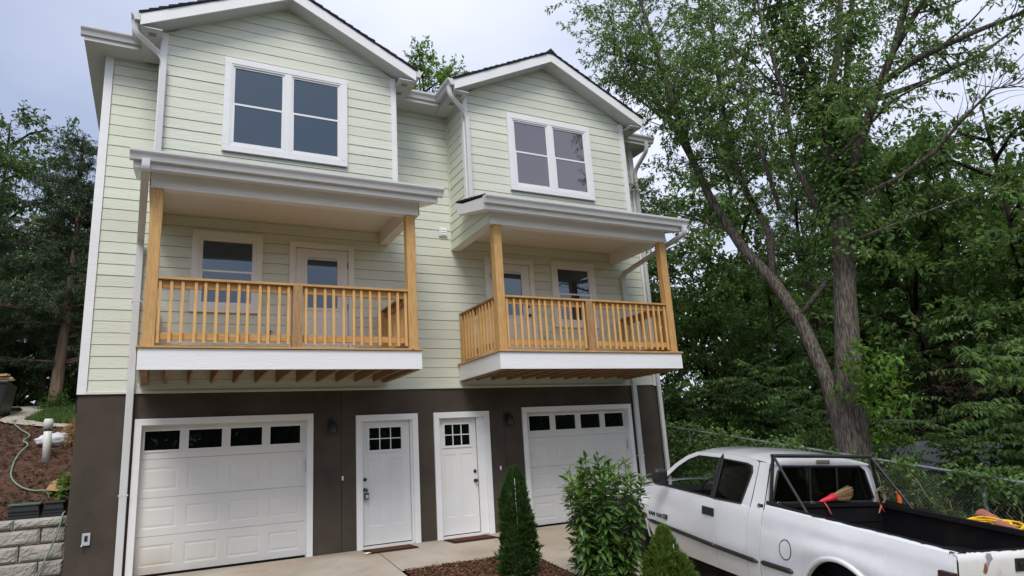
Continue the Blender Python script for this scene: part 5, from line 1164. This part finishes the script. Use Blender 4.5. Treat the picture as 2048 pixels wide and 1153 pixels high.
def prof_tall(u): return np.interp(u, [0, .12, .35, .6, .8, .93, 1], [.20, .24, .215, .185, .14, .08, .02])
def prof_low(u): return np.interp(u, [0, .15, .4, .65, .85, 1], [.30, .36, .31, .20, .09, .015])
conifer('arborvitae', (6.72, -2.74), 1.42, prof_tall, 34000, M_ARB, 'slim columnar arborvitae in the mulch between the doors and the laurel', 1, .055)
conifer('arborvitae', (7.42, -5.05), .98, prof_low, 26000, M_ARBL, 'small light green cone shaped arborvitae beside the truck door', 2, .05)
m = MB(); zz = G(7.42, -5.05); m.tube([(7.44, -5.2, zz), (7.42, -5.21, zz+.82)], .004, 6); tag(m.build('plant_stake', M_PVC), 'thin pale stake in the small arborvitae', 'stake')
zz = G(6.72, -2.74); m = MB(); m.tube([(6.66, -2.9, zz), (6.645, -2.91, zz+1.30)], .0035, 6); tag(m.build('plant_stake', M_PVC), 'thin pale stake in the tall arborvitae', 'stake')
# cherry laurel: many upright stems with whorls of long leaves
lx, ly = 7.29, -4.08; bz = G(lx, ly)-.02; lau = thing('laurel_bush', (lx, ly, bz), 'big cherry laurel bush with long glossy leaves in the mulch bed', 'shrub')
rg = np.random.default_rng(12); st = MB(); P = []; D = []; LL = []; P2 = []; D2 = []; L2 = []
for k in range(74):
    az = rg.uniform(0, 6.28); rr = .54*math.sqrt(rg.random()); hh = (1.74-.26*(rr/.54)**2)*rg.uniform(.80, 1.04)
    if k > 48: hh *= rg.uniform(.3, .75); rr *= 1.12
    tip = np.array([lx+rr*1.02*math.cos(az), ly+rr*1.02*math.sin(az), bz+hh]); b0 = np.array([lx+rr*.25*math.cos(az), ly+rr*.25*math.sin(az), bz]); mid = (b0+tip)/2+np.array([math.cos(az), math.sin(az), 0])*.10+rg.normal(0, .04, 3)
    Q = [b0*(1-t)**2+mid*2*t*(1-t)+tip*t*t for t in np.linspace(0, 1, 9)]; st.tube(Q, list(np.linspace(.011, .003, 9)), 5, cap=False)
    for j in range(int(20+hh*30)):
        t = 1-rg.random()**1.25*.86; i = min(7, int(t*8)); p = Q[i]+(Q[i+1]-Q[i])*(t*8-i); ax = Q[i+1]-Q[i]; ax /= np.linalg.norm(ax); a2 = j*2.4+rg.normal(0, .3); o1 = np.cross(ax, [1, 0, 0.1]); o1 /= np.linalg.norm(o1); o2 = np.cross(ax, o1)
        up_ = .35+.75*max(0, t-.8)/.2 if t > .8 else .1-.25*(rg.random()); d = o1*math.cos(a2)+o2*math.sin(a2)+ax*up_
        young = t > .90 and hh > 1.0 and rg.random() < .75
        (P2 if young else P).append(p); (D2 if young else D).append(d); (L2 if young else LL).append(rg.uniform(.08, .12) if young else rg.uniform(.11, .175))
st.build('stems', M_TWIG, lau, fix=False)
for nm, p, d, l, mm, wf in (('foliage', P, D, LL, M_LAUR, .33), ('young_leaves', P2, D2, L2, M_LAURY, .30)):
    p = np.array(p); d = np.array(d); l = np.array(l); N = rg.normal(0, .3, p.shape); N[:, 2] += 1; long_leaf_obj(nm, p, d, N, l, l*wf*rg.uniform(.85, 1.15, len(l)), mm, lau, .28)
# mulch chips
rg = np.random.default_rng(77)
def chips(name, x, y, sz, m_, lab, dz=.01):
    n = len(x); P = np.stack([x, y, ground(x, y)+dz+rg.random(n)*.015], -1); D = rg.normal(0, 1, (n, 3)); D[:, 2] *= .25; N = rg.normal(0, .35, (n, 3)); N[:, 2] += 1
    o = leaf_obj(name, P, D, N, rg.uniform(.4, 1.3, n)*sz, rg.uniform(.6, 1.2, n)*sz*.3, m_, None, .05); return tag(o, lab, 'mulch', kind='stuff')
n = 9000; chips('mulch_chips', rg.uniform(BX0, BX1, n), BY-.01-rg.random(n)**1.3*4.2, .055, M_CHIP, 'shredded brown bark chips in the bed before the doors')
n = 6000; chips('bank_chips', rg.uniform(-2.5, 1.12, n), .38+rg.random(n)**1.3*4.6, .07, mat('bank_chip', (.12, .065, .04), .95, .1, island=.6), 'dark shredded mulch over the bank left of the house', .0)
# ------------------------------------------------------------------ left side: block wall, bank and its things
wl = thing('retaining_wall', (-1, .2, -.1), 'grey split face block retaining wall left of the house', 'wall'); m = MB(); rb = random.Random(2); BW_, BH = .53, .222
def rough_block(m, x0, x1, y, z0, z1, nx=15, nz=7, am=.006):
    V = []; F = []
    for j in range(nz+1):
        for i in range(nx+1):
            ed = min(i, nx-i, j, nz-j); V.append((x0+(x1-x0)*i/nx, y+(.03 if ed == 0 else (-.002 if ed == 1 else -.008))+rb.uniform(-am, am)*(.35 if ed == 0 else 1), z0+(z1-z0)*j/nz))
    for j in range(nz):
        for i in range(nx): a = j*(nx+1)+i; F.append((a, a+1, a+nx+2, a+nx+1))
    m.add(V, F); m.box(x0+.002, x1-.002, y+.04, .36, z0+.001, z1-.001)
    for q in ([(x0, z0), (x1, z0)], [(x0, z1), (x1, z1)], [(x0, z0), (x0, z1)], [(x1, z0), (x1, z1)]): m.quad((q[0][0], y+.03, q[0][1]), (q[1][0], y+.03, q[1][1]), (q[1][0], .3, q[1][1]), (q[0][0], .3, q[0][1]))
for k in range(5):
    z1 = .80-k*BH; x = 1.125-(BW_*.5 if k % 2 == 0 else .0) if k % 2 == 0 else 1.125; xs = [1.125]
    x = 1.125-(.30 if k % 2 == 0 else BW_)
    while x > -3: xs.append(x); x -= BW_
    for a, b in zip(xs[1:], xs[:-1]):
        rough_block(m, a+.007, b-.007, .195+rb.uniform(-.012, .012), z1-BH+.006, z1-.004)
m.build('blocks', M_BLOCK, wl, smooth=False)
m = MB(); x = 1.125
for w_ in (.62, .56, .6, .6, .6, .6, .6): rough_block(m, x-w_+.005, x-.005, .165+rb.uniform(-.008, .008), .803, .925, 17, 4, .006); x -= w_
m.build('cap_blocks', M_BLOCK, wl)
# black boxes with green lid
for (x0, x1, lid, lab) in ((.40, .78, M_GLID, 'black plastic box with a green lid on top of the block wall'), (.80, 1.07, M_BPLAS, 'black plastic box with dark lid on the wall next to the house')):
    t = thing('valve_box', ((x0+x1)/2, .5, .93), lab, 'box', 'plastic boxes on the block wall'); z = .905; cxm = (x0+x1)/2; m = MB()
    m.add([(x0+.03, .36, z+.20), (x1-.03, .36, z+.20), (x1-.03, .66, z+.20), (x0+.03, .66, z+.20), (x0, .34, z), (x1, .34, z), (x1, .70, z), (x0, .70, z)], [(0, 1, 2, 3), (4, 5, 1, 0), (5, 6, 2, 1), (6, 7, 3, 2), (7, 4, 0, 3)])
    for k in range(3): m.box(x0+.01, x1-.01, .335-.002, .36, z+.03+k*.045, z+.045+k*.045)
    m.build('body', M_BPLAS, t); MB().box(x0+.0, x1-.0, .335, .69, z+.202, z+.228).build('lid', lid, t, bevel=.006)
# hose
hp = [(-.25, 4.6), (-.2, 4.03), (.03, 3.21), (.27, 2.55), (.24, 2.2), (.34, 1.94), (.30, 1.5), (.28, 1.2), (.31, 1.0), (.45, .84), (.62, .76), (.80, .72)]
pts = [(x, y, G(x, y)+.04) for x, y in hp]+[(.86, .72, 1.0), (1.0, .55, .98), (1.075, .36, .98), (1.07, .17, .95), (1.03, .13, .72), (.93, .14, .42), (.80, .13, .12), (.7, .05, -.0)]
def catmull(pts, n=6):
    p = [Vector(q) for q in pts]; p = [p[0]*2-p[1]]+p+[p[-1]*2-p[-2]]; out = []
    for i in range(1, len(p)-2):
        for k in range(n):
            t = k/n; a, b, c, d = p[i-1:i+3]; out.append(.5*((2*b)+(c-a)*t+(2*a-5*b+4*c-d)*t*t+(3*b-a-3*c+d)*t**3))
    return out+[p[-2]]
m = MB(); m.tube(catmull(pts), .0115, 8); tag(m.build('garden_hose', M_HOSE, smooth=True), 'pale green garden hose snaking down the mulch bank and over the wall', 'hose')
# PVC stand pipe
z = G(.67, 1.36); pp = thing('vent_pipe', (.67, 1.36, z), 'white plastic standpipe with a dark band on the mulch bank', 'pipe')
m = MB(); m.tube([(.675, 1.36, z-.08), (.66, 1.36, z+.50)], .057, 20); m.build('pipe', M_PVC, pp, smooth=True); m = MB(); m.lathe((.66, 1.36, z+.50), [(.066, -.06), (.068, .05), (.06, .075), (.056, .095), (.001, .10)], 20); m.build('cap', M_PVC, pp, smooth=True); m = MB(); m.tube([(.662, 1.36, z+.405), (.661, 1.36, z+.435)], .0585, 20); m.build('band', M_BPLAS, pp)
def lump(name, c, s, m_, label, cat, seed, rough=.12, rot=0, n=14):
    rg = np.random.default_rng(seed); V = []; F = []
    for i in range(n+1):
        th = math.pi*i/n
        for k in range(2*n):
            ph = math.pi*k/n; r = 1+rg.normal(0, rough); x, y, z_ = r*math.sin(th)*math.cos(ph)*s[0], r*math.sin(th)*math.sin(ph)*s[1], r*math.cos(th)*s[2]; V.append((c[0]+x*math.cos(rot)-y*math.sin(rot), c[1]+x*math.sin(rot)+y*math.cos(rot), c[2]+z_))
        if i:
            for k in range(2*n): a = (i-1)*2*n; F.append((a+k, a+(k+1) % (2*n), a+2*n+(k+1) % (2*n), a+2*n+k))
    o = MB().add(V, F).build(name, m_, smooth=True); md = o.modifiers.new('smooth', 'SUBSURF'); md.levels = md.render_levels = 1; return tag(o, label, cat)
lump('plastic_bag', (.72, 2.05, G(.72, 2.05)+.07), (.30, .12, .11), M_BAG, 'white plastic sack lying on the bank behind the standpipe', 'sack', 3, .10, R(20))
rg = np.random.default_rng(9); n = 2600; u = unit(rg.normal(0, 1, (n, 3))); u[:, 2] = np.abs(u[:, 2]); P = u*np.array([.17, .20, .30])*rg.uniform(.5, 1, (n, 1))+np.array([1.0, 2.15, G(1.0, 2.15)]); D = u*.6+rg.normal(0, .6, (n, 3)); D[:, 2] -= .5; N = rg.normal(0, 1, (n, 3))
o = leaf_obj('straw_heap', P, D, N, rg.uniform(.12, .25, n), rg.uniform(.006, .012, n), M_STRAW, None, .3); tag(o, 'loose heap of dry straw on the bank against the house corner', 'straw')
bush('seedling', (1.06, .75), (.22, .22, .26), 160, M_LEAFB, .09, .05, 'small bright green plant at the edge of the house wall on the bank', 5, 'plant', None, 8)
m = MB(); zc = G(.92, .78); m.add([(.78, .70, zc+.01), (.98, .66, zc-.02), (1.06, .80, zc+.03), (.90, .92, zc+.16), (.82, .86, zc+.12)], [(0, 1, 2, 3, 4)]); o = m.build('cardboard_scrap', M_CARD); md = o.modifiers.new('thick', 'SOLIDIFY'); md.thickness = .006; tag(o, 'torn scrap of brown cardboard on the mulch bank', 'cardboard')
# dark container with lumber at the left edge
dz = G(-1.1, 5.6); DX, DY = -.17, .9; db = thing('waste_container', (-.85+DX, 5.0+DY, dz), 'dark container loaded with scrap lumber at the left edge', 'container'); m = MB()
m.add([(x+DX, y+DY, z) for x, y, z in [(-1.6, 4.5, dz-.1), (-.50, 4.5, dz-.1), (-.50, 5.5, dz-.1), (-1.6, 5.5, dz-.1), (-1.7, 4.42, dz+.72), (-.40, 4.42, dz+.72), (-.40, 5.6, dz+.72), (-1.7, 5.6, dz+.72)]], [(0, 1, 5, 4), (1, 2, 6, 5), (2, 3, 7, 6), (3, 0, 4, 7), (4, 5, 6, 7)]); m.box(-1.72+DX, -.38+DX, 4.40+DY, 4.47+DY, dz+.66, dz+.73); m.build('tub', M_BPLAS, db, bevel=.02)
for k, (a, b) in enumerate((((-1.6, 4.6, .76), (-.36, 4.7, .80)), ((-1.5, 4.9, .80), (-.42, 4.6, .86)), ((-1.6, 5.2, .78), (-.40, 5.1, .82)))):
    m = MB(); m.rtube([(a[0]+DX, a[1]+DY, dz+a[2]), (b[0]+DX, b[1]+DY, dz+b[2])], .14, .04, (0, 1, 0)); tag(m.build('board', M_LUMB), ['front lumber offcut lying on the dark container', 'tilted lumber offcut crossing the dark container', 'rear lumber offcut on the dark container'][k], 'board', 'lumber offcuts on the dark container')
# grass by the path
rg = np.random.default_rng(19); n = 9000; x = rg.uniform(-.1, 1.14, n); y = rg.uniform(4.1, 8.4, n); y = np.maximum(y, 4.0+.5*(1.1-x)**2); P = np.stack([x, y, ground(x, y)-.02], -1); D = rg.normal(0, .3, (n, 3)); D[:, 2] += 1
o = leaf_obj('grass', P, D, rg.normal(0, 1, (n, 3)), rg.uniform(.06, .16, n), rg.uniform(.008, .015, n), M_GRASS, None, .3); tag(o, 'short grass beside the path below the cedar', 'grass', kind='stuff')
bush('low_shrub', (.05, 7.6), (.7, .7, .4), 900, M_LEAFD, .07, .04, 'low dark shrub at the foot of the cedar trunk', 51, 'shrub', None, 12)
# ------------------------------------------------------------------ left trees
rg = np.random.default_rng(61); cb = (-.05, 8.35, G(-.05, 8.35)-.1)
limbs = [([cb, (-.08, 8.33, cb[2]+.3), (.02, 8.33, 5.5), (.06, 8.35, 8.0), (.0, 8.33, 10.2)], .19, .02, 0)]
for k in range(92):
    t = rg.uniform(.16, .985); z_ = cb[2]+(10.2-cb[2])*t; az = k*2.4+rg.normal(0, .3); l = float(np.interp(t, [.2, .35, .6, .85, 1], [2.0, 2.3, 1.75, .85, .3]))*rg.uniform(.75, 1.15); d = np.array([math.cos(az), math.sin(az), .12+.5*max(0, t-.6)])
    p = np.array([.02, 8.34, z_]); limbs.append(([tuple(p), tuple(p+d*l*.5), tuple(p+d*l*.5+np.array([math.cos(az), math.sin(az), .0])*l*.5)], .03, .008, 1.25))
cd = tree('cedar_tree', cb, limbs, rg, M_CEDAR, M_BARK3, 'dark cedar tree with bare reddish lower trunk left of the house', sdens=5.6, tdens=6.0, ldens=95, sec=(.3, .7), tert=(.15, .32), leafL=.085, leafW=.022, up=.10, start=.12, cloud=.05, sag=.1)
copy_tree(cd, (-2.3, 9.6, G(-2.3, 9.6)), 2.1, .82, 'shorter cedar tree at the left edge of the photo'); copy_tree(cd, (-.9, 12.5, G(-.9, 12.5)), 4.0, .8, 'second cedar tree behind the first cedar'); copy_tree(cd, (.9, 13.5, G(1, 13)), 1.0, .72, 'cedar partly hidden behind the left wall of the house')
limbs, rg = generic(71, 8.0, 2.4, .2, 1.2, .16, .30, 11, .01)
oak = tree('oak_tree', (0, 0, 0), limbs, rg, M_LEAFD, M_BARK2, 'broad leaved tree leaning into the left edge of the photo', sdens=2.6, tdens=3.2, ldens=40, leafL=.17, leafW=.085, sec=(.6, 1.4), tert=(.3, .6), start=.2, cloud=.12)
oak.location = (-3.7, 7.6, G(-3.7, 7.6)-.1); copy_tree(oak, (-2.5, 11.2, G(-2.5, 11.2)-.1), 2.2, .95, 'broad leaved tree standing behind the cedars at the left edge'); copy_tree(oak, (-4.6, 10.5, G(-4.6, 10.5)-.1), 4.0, 1.0, 'broad leaved tree cut by the left edge of the photo')
LT = [(-6.5, 16, .95, 'background tree far left behind the waste container'), (-3.4, 18, .9, 'background tree left behind the cedars'), (-.6, 20, .85, 'background tree behind the cedar trunk'), (2, 21, .85, 'background tree low behind the left wall corner'), (-5, 11.5, .62, 'smaller background tree at the far left edge')]
for k, (x, y, s, lab) in enumerate(LT): o = copy_tree(PR[k % 3], (x, y, G(x, y)-.3), k*1.7, s, lab); o['group'] = 'background trees left of the house'
for k, (x, y, s, h, lab) in enumerate([(-1.6, 13, 3, 2.2, 'dark undergrowth bush behind the path on the left'), (.6, 12, 2.6, 2.0, 'dark undergrowth bush right of the cedar trunk'), (-4, 13, 3, 2.4, 'dark undergrowth bush at the left edge behind the container'), (2.2, 14, 3, 2.6, 'dark undergrowth bush half behind the house wall')]): bush('understory_bush', (x, y), (s, s, h), 3200, M_LEAFD, .15, .08, lab, 300+k, 'bush', 'dark bushes left of the house')
spray_plant('sapling', (1.35, 10.3), (1.6, 1.6, 4.2), 16, M_LEAFB, .15, .06, 'bright green sapling peeping out beside the left house corner', 'tree', None, 6, 9, .3, 2.2)
# tree seen over the roof between the gables
limbs, rg = generic(83, 15.4, 2.6, .2, 1.1, .2, .45, 12, .01)
for k in range(9): az = k*2.4; limbs.append(([(0, 0, 12.4+.3*k), (.8*math.cos(az), .8*math.sin(az), 13.2+.3*k), (1.7*math.cos(az), 1.7*math.sin(az), 13.6+.3*k)], .05, .012, 3.4))
rt = tree('locust_tree', (0, 0, 0), limbs, rg, M_LEAFB, M_BARK2, 'fresh green tree rising behind the roof between the two gables', sdens=2.2, tdens=3.0, ldens=26, leafL=.17, leafW=.08, sec=(.5, 1.3), tert=(.3, .6), start=.2, cloud=.1)
rt.location = (11.5, 12.6, 1.55)

# far wood beyond the trees on either side: one mass
rg = np.random.default_rng(91)
for nm, a, b, n, hh, lab in (('distant_wood', (41, 26), (33, -30), 17000, 8.5, 'deep dark wood closing the view far behind the fence'), ('distant_wood', (16, 62), (42, 22), 11000, 9, 'deep dark wood far beyond the right corner of the house'), ('distant_wood', (-22, 22), (6, 26), 9000, 7.0, 'dark wood closing the view far left of the house')):
    t = rg.random(n); x = a[0]+(b[0]-a[0])*t+rg.normal(0, 1.3, n); y = a[1]+(b[1]-a[1])*t+rg.normal(0, 1.3, n); gz = ground(x, y); z = gz+(hh+1.2*np.sin(t*31)+.8*np.sin(t*77))*rg.random(n)**.9
    P = np.stack([x, y, z], -1); D = rg.normal(0, 1, (n, 3)); N = rg.normal(0, .6, (n, 3)); N[:, 2] += .8
    tag(leaf_obj(nm, P, D, N, rg.uniform(.45, .9, n), rg.uniform(.25, .5, n), M_LEAFD, None), lab, 'wood', kind='stuff')
# dense wood on the far side of the street behind the camera (seen in the window reflections)
rg = np.random.default_rng(90); n = 26000; x = rg.uniform(-32, 46, n); y = -34+rg.normal(0, 2.2, n); top = 7.5+2.2*np.sin(x*.55)+1.2*np.sin(x*1.7+1); z = -.5+top*rg.random(n)**.8
P = np.stack([x, y, z], -1); D = rg.normal(0, 1, (n, 3)); N = rg.normal(0, .6, (n, 3)); N[:, 2] += 1
o = leaf_obj('far_wood', P, D, N, rg.uniform(.5, 1.1, n), rg.uniform(.35, .7, n), M_LEAFW, None); tag(o, 'dark wood across the street mirrored in the porch windows', 'wood', kind='stuff')
